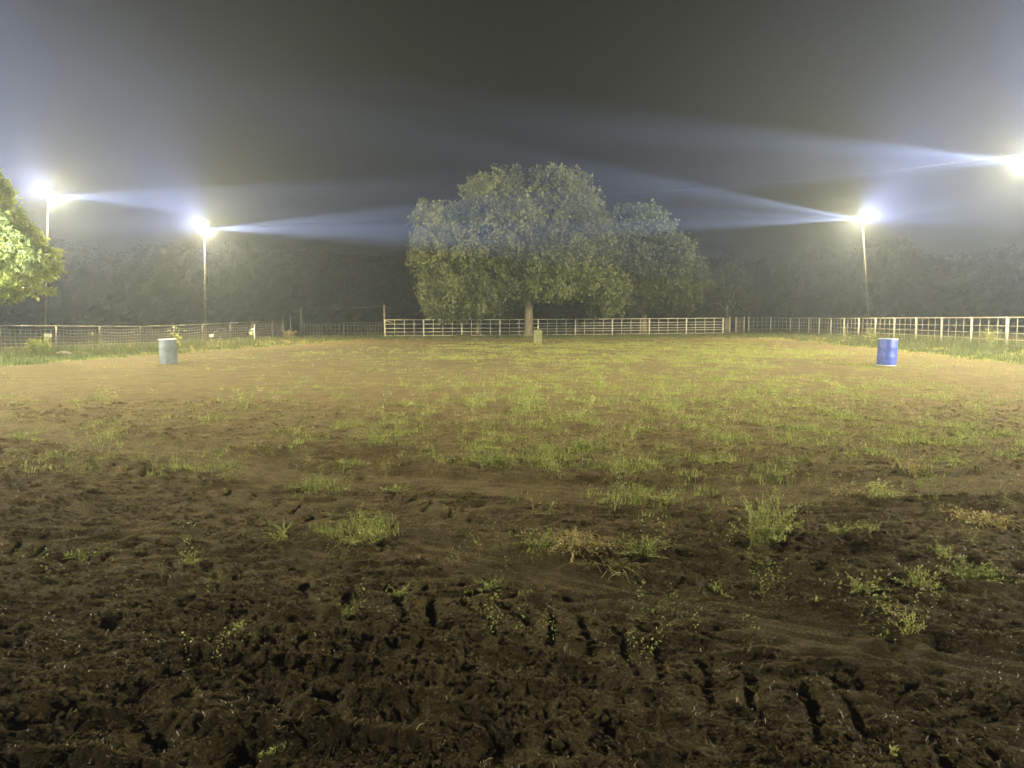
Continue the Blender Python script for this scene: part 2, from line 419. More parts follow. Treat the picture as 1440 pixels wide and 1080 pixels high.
mx3 = n.nodes.new('ShaderNodeMix'); mx3.data_type = 'RGBA'; mlt = n.nodes.new('ShaderNodeMath'); mlt.operation = 'MULTIPLY'; L.new(la.outputs['Fac'], mlt.inputs[0]); mlt.inputs[1].default_value = 0.75
L.new(mlt.outputs[0], mx3.inputs[0]); L.new(mx2.outputs[2], mx3.inputs[6]); mx3.inputs[7].default_value = (0.165, 0.125, 0.064, 1)
# low green cover
gr = n.nodes.new('ShaderNodeAttribute'); gr.attribute_name = 'grass'
n5 = noise(n, 9, 6, 0.75); mg = n.nodes.new('ShaderNodeMath'); mg.operation = 'MULTIPLY'; L.new(gr.outputs['Fac'], mg.inputs[0]); L.new(n5.outputs[0], mg.inputs[1])
rg = ramp(n, [(0.12, (0, 0, 0)), (0.50, (1, 1, 1))]); L.new(mg.outputs[0], rg.inputs[0])
mr2 = n.nodes.new('ShaderNodeMapRange'); L.new(sx.outputs[1], mr2.inputs[0]); mr2.inputs[1].default_value = 8; mr2.inputs[2].default_value = 24
mg2 = n.nodes.new('ShaderNodeMath'); mg2.operation = 'MULTIPLY'; L.new(rg.outputs[0], mg2.inputs[0]); L.new(mr2.outputs[0], mg2.inputs[1])
mx4 = n.nodes.new('ShaderNodeMix'); mx4.data_type = 'RGBA'; L.new(mg2.outputs[0], mx4.inputs[0]); L.new(mx3.outputs[2], mx4.inputs[6])
n6 = noise(n, 4, 4, 0.7); r6 = ramp(n, [(0.3, (0.17, 0.17, 0.045)), (0.7, (0.32, 0.28, 0.09))]); L.new(n6.outputs[0], r6.inputs[0]); L.new(r6.outputs[0], mx4.inputs[7])
L.new(mx4.outputs[2], b.inputs['Base Color'])
b.inputs['Roughness'].default_value = 0.95; b.inputs['Specular IOR Level'].default_value = 0.15
nb = noise(n, 60, 8, 0.8); bb = bump(n, b, nb.outputs[0], 0.9, 0.035)
nb2 = noise(n, 240, 4, 0.8); b2 = n.nodes.new('ShaderNodeBump'); b2.inputs['Strength'].default_value = .7; b2.inputs['Distance'].default_value = .009
L.new(nb2.outputs[0], b2.inputs['Height']); L.new(b2.outputs[0], bb.inputs['Normal'])
M['soil'] = m

gme = build_ground()
ground = mobj('ground', gme); tag(ground, kind='structure')
def GZ(x, y): return float(G(np.array([x]), np.array([y]))[0])
def HZ(x, y):
    x = np.atleast_1d(np.asarray(x, float)); y = np.atleast_1d(np.asarray(y, float))
    return H(x, y, np.maximum(np.hypot(x, y) * .0024 * (np.hypot(x, y) / 2) ** .45, .003))

# haze: one closed box of even density
hz = MB().box((0, 0, 7.5), (600, 600, 21)).build('haze', None) if False else None
m = bpy.data.materials.new('haze'); m.use_nodes = True; nn = m.node_tree; nn.nodes.clear()
ho = nn.nodes.new('ShaderNodeOutputMaterial'); pv = nn.nodes.new('ShaderNodeVolumePrincipled')
pv.inputs['Color'].default_value = (*HAZE_COL, 1); pv.inputs['Density'].default_value = HAZE; pv.inputs['Anisotropy'].default_value = 0.65
nn.links.new(pv.outputs[0], ho.inputs['Volume']); M['haze'] = m
haze = MB().box((0, 0, 7.75), (600, 600, 23.5)).build('haze', M['haze']); tag(haze, kind='stuff')
m.cycles.volume_sampling = 'MULTIPLE_IMPORTANCE' if hasattr(m.cycles, 'volume_sampling') else 'DISTANCE'

# ------------------------------------------------------------------ foliage builders
def leaf_quads(C, size, rng, droop=0.3, aspect=0.55):
    """rhombus leaves at centres C; returns V, Q"""
    nL = len(C)
    d = rng.normal(size=(nL, 3)); d[:, 2] -= droop * 1.5; d /= np.linalg.norm(d, axis=1)[:, None]
    e = rng.normal(size=(nL, 3)); s = np.cross(d, e); s /= np.linalg.norm(s, axis=1)[:, None] + 1e-9
    nrm = np.cross(d, s)
    sz = np.asarray(size)[:, None] if hasattr(size, '__len__') else np.full((nL, 1), size)
    a = C; b_ = C + d * sz * .45 + s * sz * aspect * .5 + nrm * sz * .06
    c = C + d * sz; e2 = C + d * sz * .45 - s * sz * aspect * .5 + nrm * sz * .06
    V = np.stack([a, b_, c, e2], 1).reshape(-1, 3)
    Q = np.arange(nL * 4).reshape(-1, 4)
    return V, Q

def in_poly(x, z, poly):
    ins = np.zeros(x.shape, bool); n_ = len(poly)
    for i in range(n_):
        x1, z1 = poly[i]; x2, z2 = poly[(i + 1) % n_]
        cnd = ((z1 > z) != (z2 > z)) & (x < (x2 - x1) * (z - z1) / (z2 - z1 + 1e-12) + x1)
        ins ^= cnd
    return ins
def poly_dist(x, z, poly):
    best = np.full(x.shape, 1e9); n_ = len(poly)
    for i in range(n_):
        x1, z1 = poly[i]; x2, z2 = poly[(i + 1) % n_]; dx, dz = x2 - x1, z2 - z1
        t = np.clip(((x - x1) * dx + (z - z1) * dz) / (dx * dx + dz * dz), 0, 1)
        best = np.minimum(best, np.hypot(x - x1 - t * dx, z - z1 - t * dz))
    return best

def crown_mesh(name, poly, Y, depth, mat, seed, nlobe, lobe_r, nclump, nleaf, leaf, droop=.4, hidden_front=False):
    """poly: crown outline in metres (x, z); lobes fill a rounded volume behind that outline"""
    rng = np.random.RandomState(seed)
    xs = [p[0] for p in poly]; zs = [p[1] for p in poly]
    Cs = []; tries = 0
    maxd = None
    gx = rng.uniform(min(xs), max(xs), 6000); gz = rng.uniform(min(zs), max(zs), 6000)
    ok = in_poly(gx, gz, poly); gx, gz = gx[ok], gz[ok]; gd = poly_dist(gx, gz, poly); maxd = gd.max()
    order = rng.permutation(len(gx)); pts = []
    for k in order:
        rr = lobe_r * rng.uniform(.65, 1.25)
        if gd[k] < rr * .8: 
            rr = max(gd[k] * 1.1, lobe_r * .35)
        if gd[k] < rr * .75: continue
        hh = depth * math.sqrt(max(0, 1 - (1 - min(1, gd[k] / maxd)) ** 2))
        yy = hh * (2 * rng.rand() - 1) if rng.rand() < .35 else hh * (.75 + .25 * rng.rand()) * (-1 if rng.rand() < .68 else 1)
        p = (gx[k], Y + yy, gz[k])
        if all((p[0] - q[0]) ** 2 + (p[1] - q[1]) ** 2 + (p[2] - q[2]) ** 2 > (.62 * (rr + q[3]) * .95) ** 2 for q in pts):
            pts.append((*p, rr))
        if len(pts) >= nlobe: break
    allC = []; allT = []
    for (x0, y0, z0, rr) in pts:
        k = max(6, int(nclump * (rr / lobe_r) ** 2))
        dirs = rng.normal(size=(k, 3)); dirs[:, 2] += .35; dirs /= np.linalg.norm(dirs, axis=1)[:, None]
        rad = rr * (1 - .38 * rng.rand(k) ** 1.5)
        cc = np.array([x0, y0, z0]) + dirs * rad[:, None] * np.array([1.05, 1.05, .85])
        tone = rng.normal(0, .17)
        lc = cc[:, None, :] + rng.normal(size=(k, nleaf, 3)) * rr * np.array([.17, .17, .17])
        # twigs that hang
        lc[:, :, 2] -= np.abs(rng.normal(size=(k, nleaf))) * rr * .10
        allC.append(lc.reshape(-1, 3)); allT.append(np.clip(.45 + tone + rng.normal(0, .12, k * nleaf) + np.repeat(rng.normal(0, .1, k), nleaf), 0, 1))
    # stray twigs outside the lobes
    C = np.vstack(allC); T = np.concatenate(allT)
    V, Q = leaf_quads(C, leaf * rng.uniform(.6, 1.35, len(C)), rng, droop)
    return fastmesh(name, V, [Q], mat, tint=np.repeat(T, 4)), pts

def tree(label, cat_name, base, poly_px, Y, depth, mat, seed, nlobe, lobe_r, nclump, nleaf, leaf, trunk_r, group=None, fork=3.0, limbs=14):
    poly = [(at(px, py, Y).x, at(px, py, Y).z) for px, py in poly_px]
    root = empty(cat_name, base); tag(root, label, 'tree', group)
    me, pts = crown_mesh('crown', poly, Y, depth, mat, seed, nlobe, lobe_r, nclump, nleaf, leaf)
    cr = mobj('crown', me, root); place(cr, (0, 0, 0))
    rng = random.Random(seed)
    B = Vector(base); t = MB()
    f = B + Vector((0, 0, fork))
    t.tube([(B.x - .0, B.y, B.z - .3), (B.x, B.y, B.z + .05), (B.x, B.y, B.z + .35), (B.x + .03, B.y, B.z + fork * .55), (f.x, f.y, f.z), (f.x + .1, f.y, f.z + 1.4)],
           [trunk_r * 1.9, trunk_r * 1.5, trunk_r * 1.12, trunk_r, trunk_r * .95, trunk_r * .75], 14)
    tr = t.build('trunk', M['bark'], root, True); place(tr, (0, 0, 0))
    sel = pts[:]; rng.shuffle(sel)
    for p in sel[:limbs]:
        e = Vector(p[:3]); s0 = f + Vector((rng.uniform(-.15, .15), rng.uniform(-.15, .15), rng.uniform(-.7, 1.0)))
        m1 = s0.lerp(e, .35) + Vector((0, 0, .8 + rng.uniform(-.3, .5))); m2 = s0.lerp(e, .7) + Vector((rng.uniform(-.4, .4), rng.uniform(-.4, .4), .6))
        lb = MB().tube([s0, m1, m2, e], [trunk_r * .42, trunk_r * .3, trunk_r * .18, trunk_r * .06], 7).build('limb', M['bark'], root, True)
        place(lb, (0, 0, 0))
    return root

# pull tree base ground heights
tb = at(743, 474, 65)
tree('large spreading shade tree with the pale thick trunk at the white fence', 'shade_tree', (tb.x, 65, GZ(tb.x, 65)),
     [(572, 352), (584, 322), (590, 290), (604, 276), (622, 288), (640, 292), (650, 266), (676, 246), (700, 242), (730, 242), (748, 246), (770, 240), (796, 234), (822, 246), (834, 272), (848, 300),
      (858, 330), (866, 372), (880, 400), (888, 425), (868, 438), (840, 452), (822, 428), (790, 424), (752, 432), (722, 424), (700, 440), (668, 452), (620, 452), (588, 438), (594, 405), (582, 385), (584, 365)],
     65, 7.0, M['leaf_oak'], 11, 200, 1.45, 30, 20, .30, .36, fork=3.4, limbs=22)
t2 = at(905, 470, 79)
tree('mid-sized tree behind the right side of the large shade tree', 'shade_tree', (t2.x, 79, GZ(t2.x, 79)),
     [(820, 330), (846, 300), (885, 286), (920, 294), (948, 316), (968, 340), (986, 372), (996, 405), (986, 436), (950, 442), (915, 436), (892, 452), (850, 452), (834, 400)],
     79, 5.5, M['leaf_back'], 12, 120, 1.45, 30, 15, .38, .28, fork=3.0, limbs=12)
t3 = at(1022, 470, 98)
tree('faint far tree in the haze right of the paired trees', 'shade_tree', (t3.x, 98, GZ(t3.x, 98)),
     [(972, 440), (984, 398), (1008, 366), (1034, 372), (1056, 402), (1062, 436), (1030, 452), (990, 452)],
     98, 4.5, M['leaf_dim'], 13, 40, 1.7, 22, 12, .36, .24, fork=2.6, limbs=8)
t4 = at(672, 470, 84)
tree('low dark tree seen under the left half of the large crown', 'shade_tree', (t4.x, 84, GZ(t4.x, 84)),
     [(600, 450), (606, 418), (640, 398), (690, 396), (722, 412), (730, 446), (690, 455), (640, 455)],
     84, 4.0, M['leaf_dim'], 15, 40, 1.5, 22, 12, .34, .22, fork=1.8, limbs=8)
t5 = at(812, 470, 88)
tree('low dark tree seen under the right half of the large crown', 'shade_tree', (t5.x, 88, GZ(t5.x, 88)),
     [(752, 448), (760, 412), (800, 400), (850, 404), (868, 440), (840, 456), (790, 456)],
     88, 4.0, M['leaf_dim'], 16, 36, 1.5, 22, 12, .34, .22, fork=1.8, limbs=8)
tl = at(-95, 505, 31)
tree('bright green broadleaf tree reaching in at the left edge', 'broadleaf_tree', (tl.x, 31, GZ(tl.x, 31) - .1),
     [(-17, 244), (-7, 262), (3, 286), (25, 300), (47, 318), (49, 342), (77, 346), (79, 368), (65, 384), (47, 388), (65, 402), (51, 414), (19, 416), (-9, 428), (-60, 424), (-150, 404), (-195, 330), (-150, 240), (-70, 205), (-35, 222)],
     31, 3.0, M['leaf_near'], 14, 150, .62, 30, 15, .19, .16, fork=2.0, limbs=20)

# far woods: one mass round the place
def woods():
    rng = np.random.RandomState(40); Cs = []; T = []
    N = 4200
    na, nz = 420, 22; AN, ZZ = np.meshgrid(np.linspace(-R(78), R(78), na), np.linspace(0, 1, nz))
    tp = (13.2 + 1.7 * perlin(AN * 9, AN * 0 + .5, 5) + 1.3 * perlin(AN * 34, AN * 0 + .5, 6) + .7 * perlin(AN * 110, AN * 0 + .5, 7))
    RRh = 134 + 4 * perlin(AN * 30, ZZ * 2.5, 8) + 2.2 * perlin(AN * 80, ZZ * 6, 9) + 9 * ZZ ** 3; Zh = tp * ZZ * 1.0 - .6
    Vh = np.stack([RRh * np.sin(AN), RRh * np.cos(AN), Zh], 2).reshape(-1, 3)
    Vb = Vh.copy(); bk = np.hypot(Vb[:, 0], Vb[:, 1])[:, None]; Vb[:, :2] *= (bk + 16) / bk
    i_ = (np.arange(nz - 1)[:, None] * na + np.arange(na - 1)[None]).ravel()
    Qh = np.stack([i_, i_ + 1, i_ + na + 1, i_ + na], 1); nh = len(Vh)
    k_ = (nz - 1) * na + np.arange(na - 1); Qt = np.stack([k_, k_ + 1, k_ + 1 + nh, k_ + nh], 1)
    pick = np.concatenate([rng.randint(0, nh, 5000), (nz - 1) * na + rng.randint(0, na, 2600)]); k = 11
    C = (Vh[pick] + rng.normal(0, .25, (len(pick), 3)))[:, None, :] + rng.normal(size=(len(pick), k, 3)) * np.array([.8, .8, .28]); C = C.reshape(-1, 3); T = [rng.rand(len(C))]
    V, Q = leaf_quads(C, rng.uniform(.22, .5, len(C)), rng, .2, .8)
    V = np.vstack([Vh, Vb, V]); Q = np.vstack([Qh, Qh[:, ::-1] + nh, Qt, Q + 2 * nh])
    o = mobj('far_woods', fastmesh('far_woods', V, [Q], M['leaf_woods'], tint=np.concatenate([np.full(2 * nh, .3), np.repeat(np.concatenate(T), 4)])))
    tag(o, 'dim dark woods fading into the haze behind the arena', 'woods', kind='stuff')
woods()

# ------------------------------------------------------------------ grass and weeds
def blades(X, Y, Z, h, wd, rng, lean=.5):
    n_ = len(X); a = rng.uniform(0, 2 * np.pi, n_); l = lean * rng.rand(n_)
    dx, dy = np.cos(a), np.sin(a); p = rng.uniform(0, 2 * np.pi, n_); sx_, sy_ = np.cos(p) * wd / 2, np.sin(p) * wd / 2
    B = np.stack([X, Y, Z], 1)
    m1 = B + np.stack([dx * l * h * .3, dy * l * h * .3, h * .6], 1); tp = B + np.stack([dx * l * h, dy * l * h, h * (1 - .25 * l)], 1)
    s = np.stack([sx_, sy_, np.zeros(n_)], 1)
    V = np.stack([B - s, B + s, m1 + s * .7, m1 - s * .7, tp], 1).reshape(-1, 3)
    i = np.arange(n_)[:, None] * 5
    return V, i + np.array([[0, 1, 2, 3]]), i + np.array([[3, 2, 4]])
def base_z(x, y):
    return H(x, y, np.maximum(np.hypot(x, y) * .0024 * (np.hypot(x, y) / 2) ** .45, .003))
rng = np.random.RandomState(101)
# interior grass: sampled so that it thins with distance
N = 170000
yy = np.exp(rng.uniform(math.log(5.0), math.log(58), N)); xx = rng.uniform(-1, 1, N) * (yy * .78 + 2)
keep = (xx > edge_left(yy) - 2) & (xx < edge_right(yy) + 2); xx, yy = xx[keep], yy[keep]
d = grass_density(xx, yy); keep = rng.rand(len(xx)) < np.clip(d ** 1.7 * 1.1, 0, 1); xx, yy = xx[keep], yy[keep]
tx = np.repeat(xx, 5) + rng.normal(0, 1, len(xx) * 5) * np.repeat(.018 + yy * .0016, 5)
ty = np.repeat(yy, 5) + rng.normal(0, 1, len(xx) * 5) * np.repeat(.018 + yy * .0016, 5)
hh = np.repeat(.022 + .085 * rng.rand(len(xx)) ** 3 + .0009 * yy, 5) * rng.uniform(.5, 1.3, len(tx))
V, q, t = blades(tx, ty, base_z(tx, ty) - .01, hh, .003 + .0005 * ty, rng, 1.3)
T = np.clip(np.repeat(rng.normal(.42, .22, len(xx)), 5) + rng.normal(0, .1, len(tx)), 0, 1)
o = mobj('arena_grass', fastmesh('arena_grass', V, [q, t], M['grass'], tint=np.repeat(T, 5)))
tag(o, 'patchy short yellow green grass growing across the arena dirt', 'grass', kind='stuff')

# sprigs of leafy weeds
def sprigs(xs, ys, h, rng, nl=14, leaf=.019, spread=.7):
    n_ = len(xs); zs = base_z(xs, ys) - .01
    a = rng.uniform(0, 2 * np.pi, n_); l = spread * rng.rand(n_)
    D = np.stack([np.cos(a) * l, np.sin(a) * l, np.ones(n_)], 1)
    tt = np.tile(np.linspace(.12, 1, nl), (n_, 1))
    P_ = np.stack([xs, ys, zs], 1)[:, None, :] + D[:, None, :] * (tt * h[:, None])[:, :, None] * np.array([1, 1, .9])
    P_ = P_ + rng.normal(size=P_.shape) * (h[:, None, None] * .07)
    C = P_.reshape(-1, 3)
    V, Q = leaf_quads(C, np.repeat(leaf * np.clip(h / .12, .7, 2) * (.55 + .45 * sstep(8, 13, ys)), nl) * rng.uniform(.6, 1.3, len(C)), rng, -.1, .42)
    Vb, qb, tb_ = blades(xs, ys, zs, h, np.full(n_, .004), rng, .2)
    return V, Q, P_
N = 90000
yy = np.exp(rng.uniform(math.log(4.5), math.log(38), N)); xx = rng.uniform(-1, 1, N) * (yy * .76 + 1)
d = grass_density(xx, yy) * (yy > 5) * (perlin(xx / 1.1, yy / 1.1, 71) > -.05) * (1 - verge_mask(xx, yy))
keep = rng.rand(N) < np.clip(d ** 1.4 * .85, 0, 1); xx, yy = xx[keep], yy[keep]
ne = 800; ye = 3.2 + 12 * rng.rand(ne) ** 1.2; xe = rng.uniform(-1, 1, ne) * (ye * .74 + .5)
kk = rng.rand(ne) < (.25 + .5 * sstep(-4, 3, xe)) * (.35 + .65 * sstep(4, 9, ye)); ncl = 9
xe = np.repeat(xe[kk], ncl) + rng.normal(0, .06, kk.sum() * ncl); ye = np.repeat(ye[kk], ncl) + rng.normal(0, .06, kk.sum() * ncl)
xx = np.concatenate([xx, xe]); yy = np.concatenate([yy, ye])
V, Q, _ = sprigs(xx, yy, .05 + .19 * rng.rand(len(xx)) ** 1.6, rng)
T = np.clip(np.repeat(rng.normal(.5, .25, len(xx)), 14) + rng.normal(0, .12, len(xx) * 14), 0, 1)
o = mobj('arena_weeds', fastmesh('arena_weeds', V, [Q], M['weed'], tint=np.repeat(T, 4)))
tag(o, 'scattered low leafy weeds mixed through the arena grass', 'weeds', kind='stuff')

# tall verge grass under and along the fences
N = 90000
yy = np.exp(rng.uniform(math.log(20), math.log(80), N)); xx = rng.uniform(-1, 1, N) * (yy * .80)
v = verge_mask(xx, yy)
outs = (xx < -27.2 + .24 * (yy - 38)) | (xx > 27 + .13 * (yy - 38)) | (yy > 76)
keep = (v > .5) & (rng.rand(N) < np.where(outs, .15, .9) * (.55 + .9 * perlin(xx / 1.5, yy / 1.5, 73))); xx, yy = xx[keep], yy[keep]
tall = np.where((np.abs(xx) > 17.5) & (yy < 60), 1.0, .45) * np.where((xx < -9) & (yy > 60), 1.9, 1) * np.clip(.75 + .9 * perlin(xx / 2.2, yy / 2.2, 74), .3, 1.6)
dist_in = np.where(xx < 0, edge_left(yy) - xx, xx - edge_right(yy)); tall = tall * np.where(yy < 57, .45 + .75 * sstep(1, 4.5, dist_in), 1)
tx = np.repeat(xx, 4) + rng.normal(0, .09, len(xx) * 4); ty = np.repeat(yy, 4) + rng.normal(0, .09, len(xx) * 4)
V, q, t = blades(tx, ty, base_z(tx, ty) - .02, np.repeat(.16 + .34 * tall * rng.rand(len(xx)), 4) * rng.uniform(.5, 1.2, len(tx)), .016 + .0003 * ty, rng, .6)
T = np.clip(np.repeat(rng.normal(.45, .24, len(xx)), 4) + rng.normal(0, .1, len(tx)), 0, 1)
o = mobj('verge_grass', fastmesh('verge_grass', V, [q, t], M['verge'], tint=np.repeat(T, 5)))
tag(o, 'tall rough grass along the foot of the arena fences', 'grass', kind='stuff')

# clods and roots on the near soil
def clods():
    rng = np.random.RandomState(7); phi = (1 + 5 ** .5) / 2
    ico = np.array([(-1, phi, 0), (1, phi, 0), (-1, -phi, 0), (1, -phi, 0), (0, -1, phi), (0, 1, phi), (0, -1, -phi), (0, 1, -phi), (phi, 0, -1), (phi, 0, 1), (-phi, 0, -1), (-phi, 0, 1)]) / 1.9
    tri = np.array([(0, 11, 5), (0, 5, 1), (0, 1, 7), (0, 7, 10), (0, 10, 11), (1, 5, 9), (5, 11, 4), (11, 10, 2), (10, 7, 6), (7, 1, 8), (3, 9, 4), (3, 4, 2), (3, 2, 6), (3, 6, 8), (3, 8, 9), (4, 9, 5), (2, 4, 11), (6, 2, 10), (8, 6, 7), (9, 8, 1)])
    N = 17000
    y = np.exp(rng.uniform(math.log(2.1), math.log(14), N)); x = rng.uniform(-1, 1, N) * (y * .78 + .3)
    keep = np.ones(N, bool)
    for pts, hw in SM:
        D, S = poly_sd(x, y, pts); keep &= ~((np.abs(D) < hw * (1 + y / 34)) & (rng.rand(N) < .93))
    keep &= (perlin(x * 1.3, y * 1.3, 81) > -.25) | (rng.rand(N) < .3)
    x, y = x[keep], y[keep]; n_ = len(x)
    s = .005 + .013 * rng.rand(n_) ** 3 + .0006 * y
    z = base_z(x, y) + s * .25
    V = ico[None] * (1 + .35 * rng.normal(size=(n_, 12, 1))) * s[:, None, None] * np.array([1.15, 1.15, .8]) * rng.uniform(.7, 1.3, (n_, 1, 3))
    a = rng.uniform(0, 6.28, n_); ca, sa = np.cos(a)[:, None], np.sin(a)[:, None]
    V = np.stack([V[:, :, 0] * ca - V[:, :, 1] * sa, V[:, :, 0] * sa + V[:, :, 1] * ca, V[:, :, 2]], 2) + np.stack([x, y, z], 1)[:, None]
    Fc = (np.arange(n_)[:, None, None] * 12 + tri[None]).reshape(-1, 3)
    o = mobj('soil_clods', fastmesh('soil_clods', V.reshape(-1, 3), [Fc], M['soil'], attrs={'grass': np.zeros(n_ * 12), 'lane': np.zeros(n_ * 12)}, smooth=True))
    tag(o, 'crumbly dark clods of turned soil in the foreground', 'clods', kind='stuff')
    # roots and straw
    N = 22000
    y = np.exp(rng.uniform(math.log(2.1), math.log(13), N)); x = rng.uniform(-1, 1, N) * (y * .76 + .3)
    kk = (perlin(x * 1.1, y * 1.6, 83) + .9 * rng.rand(N)) > .25; x, y = x[kk], y[kk]; N = len(x)
    L_ = (.02 + .055 * rng.rand(N) ** 2); wd = .0007 + .0009 * rng.rand(N) + .00020 * y
    a = rng.uniform(0, 6.28, N); kx = rng.normal(0, 1.3, N); z = base_z(x, y)
    p = []; lift = rng.rand(N) ** 4
    for k in range(4):
        t_ = k / 3 - .5; aa = a + kx * t_
        p.append(np.stack([x + np.cos(aa) * L_ * t_, y + np.sin(aa) * L_ * t_, z + .003 + L_ * .22 * lift * math.sin((k + .4) / 3.8 * math.pi)], 1))
    up = np.array([0, 0, 1.0]); V = []
    for k in range(4):
        sd = np.stack([-np.sin(a), np.cos(a), np.full(N, .6)], 1) * wd[:, None] * (.5 if k in (0, 3) else 1)
        V += [p[k] - sd, p[k] + sd]
    V = np.stack(V, 1).reshape(-1, 3); i = np.arange(N)[:, None] * 8
    Q = np.vstack([i + np.array([[0, 1, 3, 2]]), i + np.array([[2, 3, 5, 4]]), i + np.array([[4, 5, 7, 6]])])
    T = np.clip(rng.normal(.2, .22, N) + .3 * (rng.rand(N) < .012), 0, 1)
    o = mobj('roots_and_straw', fastmesh('roots_and_straw', V, [Q], M['straw'], tint=np.repeat(T, 8)))
    tag(o, 'broken roots and bits of straw lying on the dark soil', 'straw', kind='stuff')
clods()

# individual foreground weeds
def weed(px, py, label, *a_, **k_):
    k_['leaf'] = k_.get('leaf', .03) * .68; k_['nl'] = int(k_.get('nl', 12) * 1.6); k_['h'] = k_.get('h', .2) * 1.15; k_['n_st'] = int(k_.get('n_st', 14) * 1.25)
    return weed_(px, py, label, *a_, **k_)
def weed_(px, py, label, h=.2, wd=.2, n_st=14, mat='weed', leaf=.03, nl=12, tone=.5, name='weed_plant', cat='weed', flat=False, seed=0):
    rng = np.random.RandomState(seed * 7 + 3)
    X0, Y0 = gnd(px, py); z0 = float(base_z(np.array([X0]), np.array([Y0]))[0])
    root = empty(name, (X0, Y0, z0)); tag(root, label, cat)
    Vs = []; Qs = []; Ts = []; st = MB(); nb = 0
    for k in range(n_st):
        a = rng.uniform(0, 6.28); out = wd * rng.rand() ** .6; hh = h * rng.uniform(.45, 1.0) * (1 - .45 * out / wd)
        bx, by = rng.normal(0, wd * .16, 2)
        dx, dy = math.cos(a) * out, math.sin(a) * out
        pts = []
        for t_ in np.linspace(0, 1, 5):
            if flat: zz = hh * math.sin(t_ * 2.6) * .8
            else: zz = hh * (t_ - .18 * t_ * t_)
            pts.append((bx + dx * t_ ** (1.1 if flat else 1.5), by + dy * t_ ** (1.1 if flat else 1.5), zz - .01))
        st.tube(pts, [.0028, .0025, .002, .0016, .001], 4, False)
        tt = rng.uniform(.15, 1, nl); P_ = np.array([[np.interp(q_, np.linspace(0, 1, 5), [p[c_] for p in pts]) for c_ in range(3)] for q_ in tt])
        P_ += rng.normal(0, leaf * .25, P_.shape)
        V, Q = leaf_quads(P_, leaf * rng.uniform(.5, 1.25, nl), rng, -.15 if not flat else .2, .38)
        Vs.append(V); Qs.append(Q + nb); nb += len(V); Ts.append(np.repeat(np.clip(tone + rng.normal(0, .2, nl), 0, 1), 4))
    mobj('leaves', fastmesh('leaves', np.vstack(Vs), [np.vstack(Qs)], M[mat], tint=np.concatenate(Ts)), root)
    s = st.build('stem', M[mat], root)
    at_ = s.data.attributes.new('tint', 'FLOAT', 'POINT'); at_.data.foreach_set('value', np.full(len(s.data.vertices), min(1, tone + .3), dtype=np.float32))
    return root
